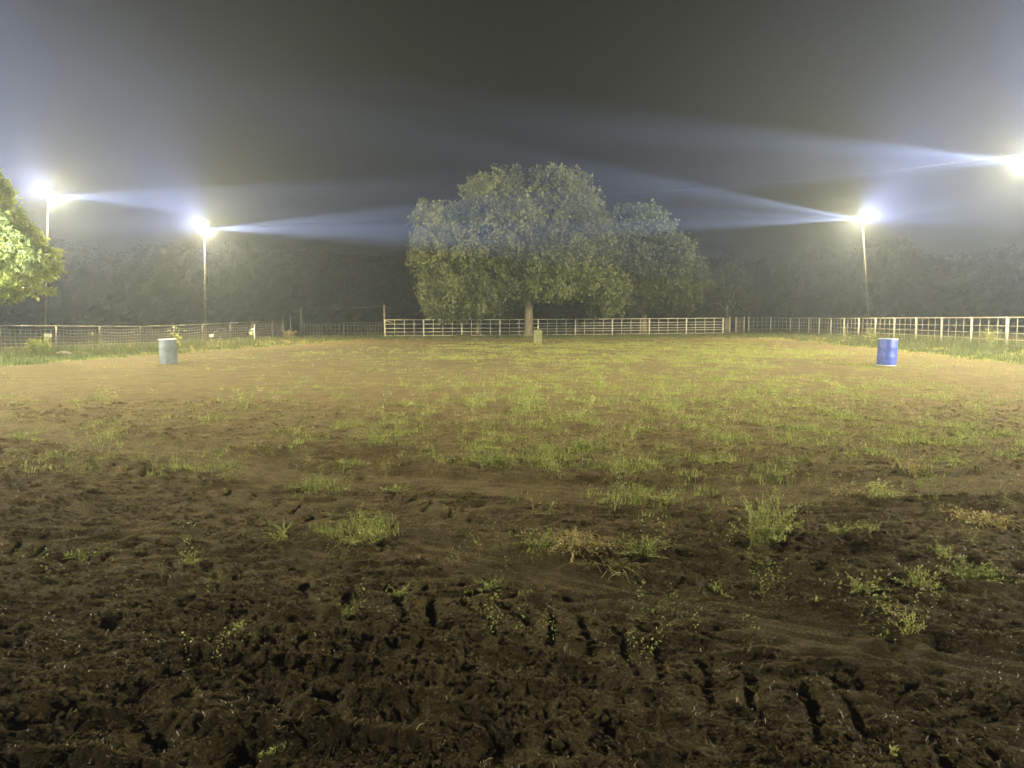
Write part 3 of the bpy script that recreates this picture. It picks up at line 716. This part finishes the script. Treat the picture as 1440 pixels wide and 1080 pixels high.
WEEDS = [
    (1078, 765, 'tallest bushy green weed standing in the middle right of the furrows', dict(h=.56, wd=.34, n_st=40, leaf=.044, nl=18, tone=.6)),
    (1240, 698, 'rounded pale leafed weed up the slope right of the tall bushy weed', dict(h=.20, wd=.25, n_st=20, leaf=.05, nl=10, tone=.75)),
    (1282, 668, 'thin upright wilted weed with bleached stalk near the right side', dict(h=.42, wd=.14, n_st=10, leaf=.035, nl=9, tone=.85, mat='dryweed')),
    (1382, 735, 'pale heap of dry pulled straw at the right', dict(h=.10, wd=.32, n_st=46, leaf=.05, nl=5, mat='dryweed', tone=.85, flat=True, name='straw_heap', cat='straw')),
    (1190, 692, 'flattened orange tan heap of dead weed above the pale straw heap', dict(h=.06, wd=.25, n_st=20, leaf=.04, nl=6, mat='dryweed', tone=.6, flat=True, name='straw_heap', cat='straw')),
    (812, 785, 'large uprooted weed mound with dry yellow tops in the centre', dict(h=.17, wd=.26, n_st=60, leaf=.034, nl=11, mat='dryweed', tone=.7, flat=True, name='uprooted_weed')),
    (865, 800, 'trailing brown stems spilling right from the dry topped weed mound', dict(h=.09, wd=.30, n_st=44, leaf=.026, nl=9, mat='dryweed', tone=.4, flat=True, name='uprooted_weed')),
    (765, 772, 'small green weed on the left shoulder of the uprooted mound', dict(h=.12, wd=.12, n_st=14, leaf=.028, tone=.5)),
    (905, 785, 'green leafy weed leaning right behind the uprooted mound', dict(h=.17, wd=.24, n_st=22, leaf=.03, tone=.45)),
    (690, 830, 'upright green weed at the left end of the tractor lug prints', dict(h=.11, wd=.12, n_st=14, leaf=.026, tone=.5)),
    (738, 838, 'tiny pale weed just right of the upright weed by the lug prints', dict(h=.05, wd=.09, n_st=9, leaf=.026, nl=7, tone=.75)),
    (568, 842, 'low spreading green weed left of the tractor lug prints', dict(h=.07, wd=.14, n_st=13, leaf=.028, nl=8, tone=.5)),
    (492, 875, 'tiny upright green weed in the left centre foreground', dict(h=.07, wd=.05, n_st=6, leaf=.024, nl=7, tone=.35)),
    (338, 892, 'flat pale green weed in the left foreground soil', dict(h=.035, wd=.09, n_st=10, leaf=.024, nl=8, tone=.6)),
    (382, 1058, 'nearest grassy green weed at the bottom edge', dict(h=.055, wd=.07, n_st=16, leaf=.028, nl=6, tone=.65)),
    (1256, 1062, 'pale bent seedling nearest the bottom right corner', dict(h=.055, wd=.018, n_st=5, leaf=.028, nl=6, tone=.95)),
    (1280, 888, 'spindly yellow green weed standing alone in the right foreground', dict(h=.18, wd=.09, n_st=11, leaf=.03, nl=9, tone=.8)),
    (1180, 752, 'low dense weed just beyond the small white flare of soil at right', dict(h=.10, wd=.15, n_st=14, leaf=.028, tone=.55)),
    (1225, 752, 'low weed to the right of the low dense weed', dict(h=.11, wd=.15, n_st=12, leaf=.026, tone=.5)),
    (1212, 832, 'sprawling weed with fine leaves right of centre', dict(h=.08, wd=.18, n_st=15, leaf=.026, tone=.65)),
    (1290, 828, 'leafy weed pair on the ridge left of the large corner clump', dict(h=.14, wd=.17, n_st=16, leaf=.028, tone=.6)),
    (1362, 815, 'wide bright green clump of weed near the right edge', dict(h=.13, wd=.20, n_st=24, leaf=.03, nl=13, tone=.4)),
    (1330, 785, 'small weed on the slope above the wide right edge clump', dict(h=.14, wd=.14, n_st=10, leaf=.03, tone=.6)),
    (1010, 832, 'small star shaped weed on the bare soil right of centre', dict(h=.06, wd=.12, n_st=11, leaf=.026, nl=8, tone=.6)),
    (1148, 850, 'tiny weed rosette between the harrow track and the sprawling weed', dict(h=.045, wd=.08, n_st=8, leaf=.024, nl=7, tone=.6)),
    (1250, 868, 'bleached dead sprig lying beside the spindly weed', dict(h=.03, wd=.08, n_st=6, leaf=.03, nl=4, mat='dryweed', tone=.95, flat=True)),
    (398, 762, 'thin stalked green weed with a pale flower left of centre', dict(h=.22, wd=.20, n_st=12, leaf=.03, nl=8, tone=.5)),
    (272, 800, 'small yellow green weed in the left middle ground', dict(h=.12, wd=.10, n_st=9, leaf=.024, nl=9, tone=.6)),
    (120, 785, 'faint low weed at the far left of the furrows', dict(h=.08, wd=.16, n_st=12, leaf=.026, tone=.45)),
    (508, 762, 'low mat of yellow green weed left of the harrow track', dict(h=.14, wd=.26, n_st=22, leaf=.03, tone=.65)),
    (432, 690, 'round green weed tuft beside the bend of the upper smooth track', dict(h=.10, wd=.22, n_st=20, leaf=.03, tone=.4)),
    (818, 634, 'bright spiky green rosette standing out beyond the smooth track', dict(h=.18, wd=.20, n_st=18, leaf=.07, nl=7, tone=.35)),
    (688, 652, 'dense round green weed left of centre beyond the track', dict(h=.20, wd=.35, n_st=30, leaf=.035, tone=.4)),
    (935, 706, 'pale weed tuft on the rough soil beneath the smooth track', dict(h=.15, wd=.25, n_st=16, leaf=.03, tone=.6)),
    (560, 690, 'small weed tuft on the left part of the smooth track', dict(h=.10, wd=.18, n_st=14, leaf=.028, tone=.6)),
    (898, 700, 'thin upright weed above the churned soil near the centre', dict(h=.24, wd=.18, n_st=12, leaf=.03, tone=.5)),
]
for i, (px, py, lab, kw) in enumerate(WEEDS): weed(px, py, lab, seed=i, **kw)

# ------------------------------------------------------------------ fences
def bar(p, q, r_, name, mat, parent, n_=6):
    """a pipe between two world points, sharing no mesh"""
    p = Vector(p); q = Vector(q); o = MB().tube([Vector((0, 0, 0)), q - p], r_, n_).build(name, M[mat], parent, True)
    o.location = p - parent.location; return o

def fence_white():
    # far fence: nine panels of pipe
    pxs = [541.5, 596, 649.5, 703, 756.7, 809, 861, 913, 965, 1016.5]; n_ = len(pxs)
    ys = [67 + (72 - 67) * i / (n_ - 1) for i in range(n_)]
    P_ = [(at(px, 470, y).x, y) for px, y in zip(pxs, ys)]
    root = empty('pipe_fence', (P_[0][0], P_[0][1], GZ(*P_[0]))); tag(root, 'white welded pipe fence of nine panels across the far end behind the big tree trunk', 'fence')
    for i, (x, y) in enumerate(P_):
        z = GZ(x, y); bar((x, y, z - .1), (x, y, z + 1.58), .055, 'post', 'bright_pipe', root)
        for zz in (.42, 1.25):
            bar((x, y - .01, z + zz), (x, y - .01, z + zz + .16), .085, 'clamp', 'bright_pipe', root)
    for i in range(n_ - 1):
        (xa, ya), (xb, yb) = P_[i], P_[i + 1]; za, zb = GZ(xa, ya), GZ(xb, yb)
        rails = (1.54, 1.18, .93, .68, .45, .14) if i >= 4 else (1.54, 1.16, .78, .46, .14)
        for zz in rails: bar((xa, ya, za + zz), (xb, yb, zb + zz), .030 if zz > 1.5 else .024, 'rail', 'bright_pipe', root)
        for f_ in (.25, .5, .75):
            x = xa + (xb - xa) * f_; y = ya + (yb - ya) * f_; z = za + (zb - za) * f_
            bar((x, y - .03, z + .12), (x, y - .03, z + 1.54), .024, 'upright', 'bright_pipe', root)
    # diagonal brace in the first panel
    (xa, ya), (xb, yb) = P_[0], P_[1]
    bar((xa, ya - .04, GZ(xa, ya) + 1.5), (xa + .9, ya, GZ(xa, ya) + 1.2), .02, 'brace', 'bright_pipe', root)
    return P_
PW = fence_white()

def fence_right():
    X0, Y0, a, b_ = 24.9, 38.0, .454, 3.7
    root = empty('pipe_fence', (X0, Y0, GZ(X0, Y0))); tag(root, 'cream pipe and wire panel fence running back along the right side of the arena', 'fence')
    pts = [(X0 + k * a, Y0 + k * b_) for k in range(-3, 13)]
    topz = lambda x, y: GZ(x, y) + 1.50
    for i, (x, y) in enumerate(pts):
        z = GZ(x, y); bar((x, y, z - .1), (x, y, z + 1.52), .075 if i % 3 == 0 else .062, 'post', 'white_pipe', root)
    for (xa, ya), (xb, yb) in zip(pts[:-1], pts[1:]):
        za, zb = GZ(xa, ya), GZ(xb, yb)
        for zz, r_ in ((1.49, .030), (1.06, .016), (.70, .016), (.38, .016), (.10, .016)):
            bar((xa, ya, za + zz), (xb, yb, zb + zz), r_, 'rail', 'white_pipe', root)
        for f_ in (.25, .5, .75):
            x = xa + (xb - xa) * f_; y = ya + (yb - ya) * f_; z = za + (zb - za) * f_
            bar((x, y, z + .05), (x, y, z + 1.49), .012, 'upright', 'white_pipe', root)
    return pts
PR = fence_right()

def fence_corner():
    a = Vector((PR[-1][0], PR[-1][1])); b_ = Vector(PW[-1])
    pts = [a]
    for px, y in ((1083.5, 84), (1052.5, 80), (1046, 78.5), (1034.5, 76.5), (1026, 75)):
        pts.append(Vector((at(px, 470, y).x, y)))
    pts.append(b_ + Vector((.15, .1)))
    root = empty('pipe_fence', (a.x, a.y, GZ(a.x, a.y))); tag(root, 'dim hazy fence of posts and gates closing the far right corner', 'fence')
    for p in pts[1:-1]:
        z = GZ(p.x, p.y); bar((p.x, p.y, z - .1), (p.x, p.y, z + 1.62), .07, 'post', 'white_pipe', root)
    for p, q in zip(pts[:-1], pts[1:]):
        zp, zq = GZ(p.x, p.y), GZ(q.x, q.y)
        if (q - p).length > 2:
            for zz in (1.5, 1.1, .7, .3): bar((p.x, p.y, zp + zz), (q.x, q.y, zq + zz), .022, 'rail', 'old_pipe', root)
            for f_ in (.2, .4, .6, .8):
                r_ = p.lerp(q, f_); z = GZ(r_.x, r_.y); bar((r_.x, r_.y, z), (r_.x, r_.y, z + 1.55), .022, 'upright', 'old_pipe', root)
    # extra slim posts seen beyond
    for px, y in ((1004, 90), (1140, 96), (1130, 97)):
        p = at(px, 470, y); z = GZ(p.x, y); bar((p.x, y, z), (p.x, y, z + 1.6), .04, 'upright', 'old_pipe', root)
fence_corner()

def fence_left():
    S = [(-90, 34.0), (0, 38.5), (79.5, 41.0), (140, 44), (198, 47.5), (245, 50), (285, 52.6), (324, 56), (355, 59), (383, 62), (399, 64.5)]
    P_ = [(at(px, 480, y).x, y) for px, y in S]
    tops = [457, 458, 458.6, 459, 459.2, 458, 456.3, 454.5, 453, 451.8, 451.0]
    T_ = [at(S[i][0], tops[i], S[i][1]).z for i in range(len(S))]
    root = empty('wire_fence', (P_[0][0], P_[0][1], GZ(*P_[0]))); tag(root, 'grey pipe topped fence with sagging net wire along the left side', 'fence')
    for i, (x, y) in enumerate(P_):
        bar((x, y, GZ(x, y) - .3), (x, y, T_[i] + (.35 if i == len(P_) - 1 else .0)), .055 if i % 2 else .045, 'post', 'grey_pipe', root)
    for i in range(len(P_) - 1):
        bar((*P_[i], T_[i]), (*P_[i + 1], T_[i + 1]), .034, 'top_rail', 'grey_pipe', root)
    wm = MB(); rg_ = random.Random(3)
    for i in range(len(P_) - 1):
        (xa, ya), (xb, yb) = P_[i], P_[i + 1]; ln = math.hypot(xb - xa, yb - ya); nst = int(ln / .24)
        sag = .12 * rg_.random()
        za, zb = GZ(xa, ya), GZ(xb, yb)
        def pt(f_, hfrac):
            base_ = za + (zb - za) * f_; top = T_[i] + (T_[i + 1] - T_[i]) * f_ - .14 - sag * 4 * f_ * (1 - f_)
            return (xa + (xb - xa) * f_, ya + (yb - ya) * f_ - .05, base_ - .15 + (top - base_ + .15) * hfrac)
        for hf in (1, .86, .72, .58, .44, .30, .16, .03):
            wm.tube([pt(k / 6, hf) for k in range(7)], .009, 3, False)
        for k in range(nst + 1):
            f_ = k / nst; wob = rg_.uniform(-.004, .004)
            wm.tube([pt(f_, 1), pt(min(1, max(0, f_ + wob)), .5), pt(f_, .03)], .008, 3, False)
    o = wm.build('wire_mesh', M['wire'], root); o.location = -root.location; o['kind'] = 'stuff'
    return P_
PL = fence_left()

def fence_back_left():
    # lower grey fence in the far left corner and its tall overhead gateway
    S = [(409, 68, 449.5), (424, 71, 454.5), (453, 73, 455), (483, 74, 454.6), (484, 74, 453.6), (513, 73.5, 453.8), (540, 72, 454)]
    P_ = [(at(px, 470, y).x, y) for px, y, _ in S]; T_ = [at(px, t_, y).z for px, y, t_ in S]
    root = empty('wire_fence', (P_[0][0], P_[0][1], GZ(*P_[0]))); tag(root, 'dim low fence behind tall grass in the far left corner', 'fence')
    for i in (0, 1, 2, 3, 5): bar((*P_[i], GZ(*P_[i]) - .3), (*P_[i], T_[i] + (.3 if i == 0 else 0)), .05, 'post', 'grey_pipe', root)
    for i in range(1, len(P_) - 1):
        bar((*P_[i], T_[i]), (*P_[i + 1], T_[i + 1]), .04, 'top_rail', 'grey_pipe', root)
    wm = MB()
    for i in range(1, len(P_) - 1):
        (xa, ya), (xb, yb) = P_[i], P_[i + 1]; ln = math.hypot(xb - xa, yb - ya); nst = max(1, int(ln / .35)); z0 = GZ(xa, ya)
        for k in range(nst):
            f_ = k / nst; x = xa + (xb - xa) * f_; y = ya + (yb - ya) * f_
            wm.tube([(x, y, z0), (x, y, T_[i] + (T_[i + 1] - T_[i]) * f_)], .010, 3, False)
        for hf in (.35, .7, 1.05): wm.tube([(xa, ya, z0 + hf), (xb, yb, z0 + hf)], .010, 3, False)
    o = wm.build('wire_mesh', M['wire'], root); o.location = -root.location; o['kind'] = 'stuff'
    A = at(424, 472, 70); B = at(541, 472, 68.6)
    g_ = empty('overhead_gateway', (A.x, A.y, GZ(A.x, A.y))); tag(g_, 'tall thin gateway of two posts and an overhead pipe left of the white fence', 'gateway')
    ta, tb_ = at(424, 432, 70).z, at(541, 430.5, 68.6).z
    bar((A.x, A.y, GZ(A.x, A.y) - .2), (A.x, A.y, ta), .07, 'post', 'grey_pipe', g_)
    bar((B.x, B.y, GZ(B.x, B.y) - .2), (B.x, B.y, tb_ + .1), .085, 'post', 'old_pipe', g_)
    m_ = (A + B) / 2
    bar((A.x, A.y, ta - .05), (m_.x, m_.y, ta - .12), .022, 'crossbar', 'grey_pipe', g_)
    bar((m_.x, m_.y, ta - .12), (B.x, B.y, tb_), .022, 'crossbar', 'grey_pipe', g_)
fence_back_left()

# ------------------------------------------------------------------ drums
def drum(px, py, Y, label, body, rim, tilt, rz=0, h=.88, rad=.292, hoops=True, dent=0.0):
    p = at(px, py, Y); z = GZ(p.x, Y)
    root = empty('barrel', (p.x, Y, z - .01)); root.rotation_euler = (tilt[0], tilt[1], rz); tag(root, label, 'barrel', 'barrels set out on the arena')
    pr = [(0, .0), (rad * .90, .0), (rad * .97, .02), (rad * .985, .06)]
    for k in (1, 2):
        c = h * (.33 * k)
        pr += [(rad * .99, c - .05), (rad * 1.0, c - .03), (rad * (1.012 if hoops else 1.004), c), (rad * 1.0, c + .03), (rad * .99, c + .05)]
    pr += [(rad * .985, h - .09), (rad * .96, h - .045), (rad * .93, h - .03)]
    wb = (lambda t, z_: -dent * math.exp(-((t - 4.3) / .5) ** 2 - ((z_ - .5) / .25) ** 2)) if dent else None
    MB().lathe(pr, 40, wb).build('body', M[body], root, True)
    MB().lathe([(rad * .93, h - .03), (rad * .99, h - .035), (rad * 1.0, h - .01), (rad * .985, h), (rad * .95, h), (rad * .93, h - .015), (rad * .92, h - .04)], 40).build('rim', M[rim], root, True)
    MB().lathe([(rad * .925, h - .035), (rad * .5, h - .03), (0.001, h - .028)], 40).build('lid', M[body], root, True)
    for s in (-1, 1):
        bg_ = MB().lathe([(.03, 0), (.03, .018), (.001, .018)], 12).build('bung', M[rim], root); bg_.location = (s * rad * .6, 0, h - .033)
    MB().lathe([(rad * .9, .0), (rad * 1.0, .002), (rad * 1.0, .022), (rad * .97, .03)], 40).build('base_ring', M[rim if body == 'blue' else body], root, True)
    return root
drum(237.5, 505, 27.2, 'pale grey metal barrel with white top rim on the left of the arena', 'grey_drum', 'pale_rim', (0, R(-1.5)), R(30), .89, .30, True, .05)
drum(1247, 500, 24.3, 'bright blue plastic barrel on the right of the arena', 'blue', 'blue_rim', (0, R(2)), R(10), .88, .295, False)
drum(756.5, 478, 49.5, 'weathered olive barrel in front of the big tree trunk', 'olive_drum', 'olive_drum', (0, 0), 0, .86, .28, True, .06)

# ------------------------------------------------------------------ floodlights, with added spots imitating lens-flare streaks
def floodlight(lx, ly, base_px, base_py, Y, label, aim, streaks, seed=0):
    top = at(lx, ly, Y); b0 = at(base_px, base_py, Y)
    zb = GZ(b0.x, Y)
    root = empty('floodlight_pole', (b0.x, Y, zb)); tag(root, label, 'floodlight', 'floodlight poles round the arena')
    L0 = root.location
    ptop = Vector((top.x + (-.12 if lx < 720 else .12), Y + .35, top.z - .12))
    MB().tube([(0, 0, -.3), ptop.lerp(L0, .5) - L0, ptop - L0 + Vector((0, 0, .25))], [.028, .022, .018], 8).build('pole', M['pole'], root, True)
    MB().box((0, 0, .1), (.3, .3, .04)).build('base_plate', M['pole'], root)
    MB().tube([ptop - L0, top + Vector((0, .10, 0)) - L0], .02, 6).build('bracket', M['pole'], root, True)
    a = Vector(aim) - top; q = a.to_track_quat('Z', 'Y').to_matrix()
    hs = MB().lathe([(.05, -.22), (.10, -.20), (.18, -.12), (.30, .02), (.315, .05), (.31, .06)], 28)
    h_ = hs.build('housing', M['housing'], root, True); h_.location = top - L0; h_.rotation_euler = q.to_euler()
    rf = MB().lathe([(.308, .055), (.27, .03), (.20, -.01)], 28).build('reflector', M['reflector'], root, True); rf.location = top - L0; rf.rotation_euler = q.to_euler()
    ln = MB().lathe([(.21, .0), (.20, .06), (.12, .14), (.001, .17)], 24).build('lens', M['lamp'], root, True); ln.location = top - L0; ln.rotation_euler = q.to_euler()
    fwd = a.normalized()
    ld = bpy.data.lights.new('bulb_light', 'POINT'); ld.energy = LAMP_W; ld.color = LAMP_COL; ld.shadow_soft_size = .40
    lo = bpy.data.objects.new('bulb_light', ld); link(lo, root); lo.location = top - L0 + fwd * .62
    gd = bpy.data.lights.new('flood_light', 'SPOT'); gd.energy = RIM_W; gd.color = FRONT_COL; gd.spot_size = R(118); gd.spot_blend = 1.0; gd.shadow_soft_size = .2
    go = bpy.data.objects.new('flood_light', gd); link(go, root); go.location = top - L0 + fwd * .65
    go.rotation_euler = Vector((-.62 if lx > 720 else .62, -.25, -.70)).to_track_quat('-Z', 'Y').to_euler()
    ud = bpy.data.lights.new('haze_tint_light', 'SPOT'); ud.energy = HAZE_TINT_W * (1.2 if lx > 1400 else .62 if lx > 720 else .42); ud.color = (.46, .52, 1.0); ud.spot_size = R(150); ud.spot_blend = 1; ud.shadow_soft_size = .25  # added blue spot, only there to colour the outer haze
    uo = bpy.data.objects.new('haze_tint_light', ud); link(uo, root); uo.location = top - L0 + fwd * .62
    uo.rotation_euler = Vector((.75 if lx > 720 else -.75, -.1, .5)).to_track_quat('-Z', 'Y').to_euler()
    for (tgt, deg, wgt) in streaks:
        sd = bpy.data.lights.new('streak_light', 'SPOT'); sd.energy = STREAK_W * wgt; sd.color = STREAK_COL; sd.spot_size = R(deg * 1.3); sd.spot_blend = 1.0; sd.shadow_soft_size = .05
        so = bpy.data.objects.new('streak_light', sd); link(so, root); so.location = top - L0 + fwd * .62
        so.rotation_euler = (Vector(tgt) - top).to_track_quat('-Z', 'Y').to_euler()
    return root
def dirx(lx, ly, Y, dx, dz, dy=0):
    t = at(lx, ly, Y); return (t.x + dx, t.y + dy, t.z + dz)
def fan(lx, ly, Y, sx, sy, tilts, wgt=1.0, cone=5.5):
    t = at(lx, ly, Y); return [((t.x + 30 * sx, t.y + sy, t.z + 30 * math.tan(R(a))), c_, wgt * k_) for a, c_, k_ in tilts]
floodlight(66, 271, 62, 487, 42, 'floodlight pole furthest left behind the broadleaf tree', (-5, 25, 0),
           fan(66, 271, 42, 1, -6, ((-.8, 3.6, .9), (-3.8, 3.6, .8), (-6.8, 4, .9))) + fan(66, 271, 42, -1, -6, ((1, 8, .4),)))
floodlight(287, 320, 289, 484, 53, 'second floodlight pole from the left, beyond the grey barrel', (-5, 25, 0),
           fan(287, 320, 53, 1, -12, ((1.2, 3.6, .9), (-1.2, 3.2, .8), (-3.6, 4, 1.2), (-6, 3, .7))) + fan(287, 320, 53, -1, -4, ((6, 5, .7), (-.5, 6, .7))))
floodlight(1213, 307, 1224, 478, 56, 'floodlight pole standing beyond the cream fence behind the blue barrel', (5, 25, 0),
           fan(1213, 307, 56, -1, -12, ((5.2, 3.6, 1.1), (2.4, 3.2, .7), (-.8, 3.4, .9), (-4.2, 4, 1.0))) + fan(1213, 307, 56, 1, -4, ((8, 9, 1.1), (-1.5, 7, 1.5))))
floodlight(1452, 222, 1464, 478, 35, 'floodlight just beyond the right edge of the view', (5, 20, 0),
           fan(1452, 222, 35, -1, -4, ((3.4, 3.6, 1.0), (1.0, 4, 1.2), (-2.2, 3.6, .9), (-5.2, 4, .7))))

def front_flood(x, y, hgt, label, aim, power, cone):
    z = GZ(x, y); root = empty('floodlight_pole', (x, y, z)); tag(root, label, 'floodlight', 'floodlight poles round the arena')
    MB().tube([(0, 0, -.3), (0, 0, hgt)], [.06, .045], 8).build('pole', M['pole'], root, True)
    top = Vector((x, y, z + hgt)); a = Vector(aim) - top; q = a.to_track_quat('Z', 'Y').to_matrix(); f_ = a.normalized()
    h_ = MB().lathe([(.06, -.26), (.10, -.24), (.15, -.12), (.24, .0), (.26, .04), (.25, .05), (.235, .045)], 24).build('housing', M['housing'], root, True)
    h_.location = (0, 0, hgt) ; h_.rotation_euler = q.to_euler(); h_.location = Vector((0, 0, hgt)) + f_ * .35
    sd = bpy.data.lights.new('flood_light', 'SPOT'); sd.energy = power; sd.color = FRONT_COL; sd.spot_size = R(cone); sd.spot_blend = 1.0; sd.shadow_soft_size = .12
    so = bpy.data.objects.new('flood_light', sd); link(so, root); so.location = Vector((0, 0, hgt)) + f_ * .5; so.rotation_euler = a.to_track_quat('-Z', 'Y').to_euler()
    ld = bpy.data.lights.new('bulb_light', 'POINT'); ld.energy = NEAR_W; ld.color = FRONT_COL; ld.shadow_soft_size = .3
    lo = bpy.data.objects.new('bulb_light', ld); link(lo, root); lo.location = so.location
    return root, so, lo
front_flood(27, 3, 9.0, 'floodlight on the near right side of the arena, outside the view', (0, 30, -9), FRONT_W, 82)
front_flood(-27, 3, 8.5, 'floodlight on the near left side of the arena, outside the view', (-2, 30, -9), FRONT_W * .8, 82)

def added_flood(x, y, hgt, label, power, col, bulb):  # unseen poles added to veil the upper corners and light the soil
    root, sp_, lo = front_flood(x, y, hgt, label, (0, 30, -9), 1, 80); lo.data.energy = bulb
    sp_.data.energy = power; sp_.data.color = col; sp_.data.spot_size = R(90); sp_.rotation_euler = Vector((.03 if x > 0 else -.03, .80, .60)).to_track_quat('-Z', 'Y').to_euler(); sp_.location.z += .5  # spot turned upward into the haze to brighten the sky's side
added_flood(25.5, 21, 8.6, 'added unseen floodlight halfway down the right side of the arena, outside the view', 1000000, (.86, .88, 1.0), 30000)
added_flood(-26.5, 22, 8.2, 'added unseen floodlight halfway down the left side of the arena, outside the view', 600000, (.76, .80, 1.0), 32000)

# overhead service wires
def cable(p, q, sag, label):
    p = Vector(p); q = Vector(q); pts = []
    for k in range(17):
        t_ = k / 16; v_ = p.lerp(q, t_); v_.z -= sag * 4 * t_ * (1 - t_); pts.append(v_ - p)
    o = MB().tube(pts, .010, 4).build('overhead_wire', M['cable'], None, True); o.location = p; tag(o, label, 'wire')
cable(at(180, 361, 57), at(640, 344, 66), .1, 'lower overhead wire passing behind the second floodlight pole')
cable(at(292, 322, 53.3), at(640, 291, 66), .25, 'upper overhead wire running from the second floodlight to the big tree')
cable(at(800, 276, 66), at(1452, 216, 35.2), .3, 'overhead wire climbing from the big tree to the rightmost floodlight')

# ------------------------------------------------------------------ small things by the left fence
def leafy(px, py, Y, label, name, cat, h, wd, nl, leaf, mat, tone, seed, stems=6, zoff=0):
    rng = np.random.RandomState(seed); p = at(px, py, Y); z = GZ(p.x, Y) + zoff
    root = empty(name, (p.x, Y, z)); tag(root, label, cat)
    st = MB(); C = []
    for k in range(stems):
        a = rng.uniform(0, 6.28); o_ = wd * rng.rand(); e = Vector((math.cos(a) * o_, math.sin(a) * o_, h * rng.uniform(.55, 1)))
        st.tube([(0, 0, -.05), (e.x * .4, e.y * .4, e.z * .55), tuple(e)], [.012, .009, .004], 5, False)
        for q_ in range(nl):
            f_ = rng.uniform(.35, 1.05); C.append(np.array([e.x * f_, e.y * f_, e.z * f_]) + rng.normal(0, h * .09, 3))
    V, Q = leaf_quads(np.array(C), leaf * rng.uniform(.6, 1.3, len(C)), rng, .2, .6)
    mobj('leaves', fastmesh('leaves', V, [Q], M[mat], tint=np.repeat(np.clip(rng.normal(tone, .2, len(C)), 0, 1), 4)), root)
    st.build('stem', M['bark'], root)
leafy(55, 500, 34, 'rounded green bush in front of the first floodlight pole', 'green_bush', 'bush', .78, .62, 55, .09, 'leaf_near', .4, 1, 26)
leafy(140, 492, 38, 'bare twiggy shrub with a few leaves against the left fence', 'twiggy_shrub', 'shrub', 1.15, .5, 2, .12, 'leaf_near', .7, 2, 9)
leafy(247, 490, 41, 'broad leaved yellow green sapling poking up behind the grey barrel', 'sapling', 'plant', 1.15, .30, 8, .20, 'leaf_near', .85, 3, 6)
leafy(1188, 478, 44, 'slim pale weed stalk against the cream fence left of the blue barrel', 'weed_stalk', 'weed', 1.1, .08, 8, .10, 'weed', .85, 4, 4)
leafy(1225, 480, 44, 'tall leafy weed clump against the fence just left of the blue barrel', 'weed_clump', 'weed', .95, .5, 16, .09, 'weed', .5, 5, 16)
leafy(1392, 478, 37.5, 'tall leafy weed growing up through the cream fence at right', 'weed_clump', 'weed', 1.1, .55, 16, .09, 'weed', .6, 6, 16)
leafy(408, 470, 62, 'pale brushy clump at the end of the left fence', 'brush_clump', 'bush', .75, .6, 20, .12, 'dryweed', .5, 7, 14)

# yard hydrant with a white bucket on its spout
p = at(358, 480, 55); z = GZ(p.x, 55)
t_ = empty('water_hydrant', (p.x, 55, z)); tag(t_, 'white yard hydrant standpipe by the left fence', 'hydrant')
MB().tube([(0, 0, -.1), (0, 0, 1.02)], .032, 8).build('standpipe', M['white'], t_, True)
MB().tube([(0, 0, .95), (-.10, 0, .98), (-.22, 0, .90), (-.24, 0, .84)], .03, 8).build('spout', M['white'], t_, True)
MB().tube([(.0, 0, 1.02), (.05, 0, 1.12), (.02, 0, 1.25)], .022, 6).build('handle', M['white'], t_, True)
bk = empty('bucket', (p.x - .24, 54.98, z + .50)); tag(bk, 'small white bucket hanging on the yard hydrant', 'bucket')
MB().lathe([(.001, 0), (.11, 0), (.15, .24), (.16, .25), (.14, .245), (.10, .02), (.001, .015)], 20).build('pail', M['white'], bk, True)
MB().tube([(-.15, 0, .24), (-.10, 0, .34), (0, 0, .38), (.10, 0, .34), (.15, 0, .24)], .006, 5).build('handle', M['wire'], bk, True)
p = at(298, 485, 46); z = GZ(p.x, 46)
t_ = empty('marker_stake', (p.x, 46, z)); tag(t_, 'short stake with a white cap right of the second floodlight pole', 'stake')
MB().tube([(0, 0, -.1), (0, 0, .62)], .025, 6).build('stake', M['old_pipe'], t_, True)
MB().box((0, 0, .66), (.20, .16, .16)).build('cap', M['white'], t_)
p = at(68, 484, 38); z = GZ(p.x, 38)
t_ = empty('electric_box', (p.x, 38, z)); tag(t_, 'small pale box on a stub post beside the green bush', 'box')
MB().box((0, 0, .38), (.06, .06, .76)).build('stub_post', M['old_pipe'], t_)
MB().box((0, 0, .84), (.30, .14, .17)).build('box', M['white'], t_)
MB().box((0, 0, .935), (.33, .17, .018)).build('lid', M['pale_rim'], t_)
p = at(90, 505, 32.5)
st = MB().tube([(-.35, 0, .04), (-.1, .02, .09), (.2, 0, .07), (.38, .03, .03)], [.04, .07, .06, .03], 8).build('fallen_branch', M['bark'], None, True)
st.location = (p.x, 32.5, GZ(p.x, 32.5) + .12); tag(st, 'short dark fallen branch in the grass right of the green bush', 'branch')
# shallow sand heap at the fence foot
p = at(652, 474, 64.5)
mb = MB(); rg_ = random.Random(9)
mb.lathe([(1.9, 0), (1.4, .10), (.8, .22), (.3, .28), (.001, .29)], 22, lambda t, z_: .18 * math.sin(3 * t + 1) + .1 * math.sin(7 * t))
sh = mb.build('sand_heap', M['soil'], None, True); sh.location = (p.x, 64, GZ(p.x, 64) - .03); tag(sh, 'low orange dirt heap at the foot of the white fence', 'dirt heap')
for k_ in ('grass', 'lane'):
    a_ = sh.data.attributes.new(k_, 'FLOAT', 'POINT'); a_.data.foreach_set('value', np.full(len(sh.data.vertices), 1.0 if k_ == 'lane' else 0.0, dtype=np.float32))
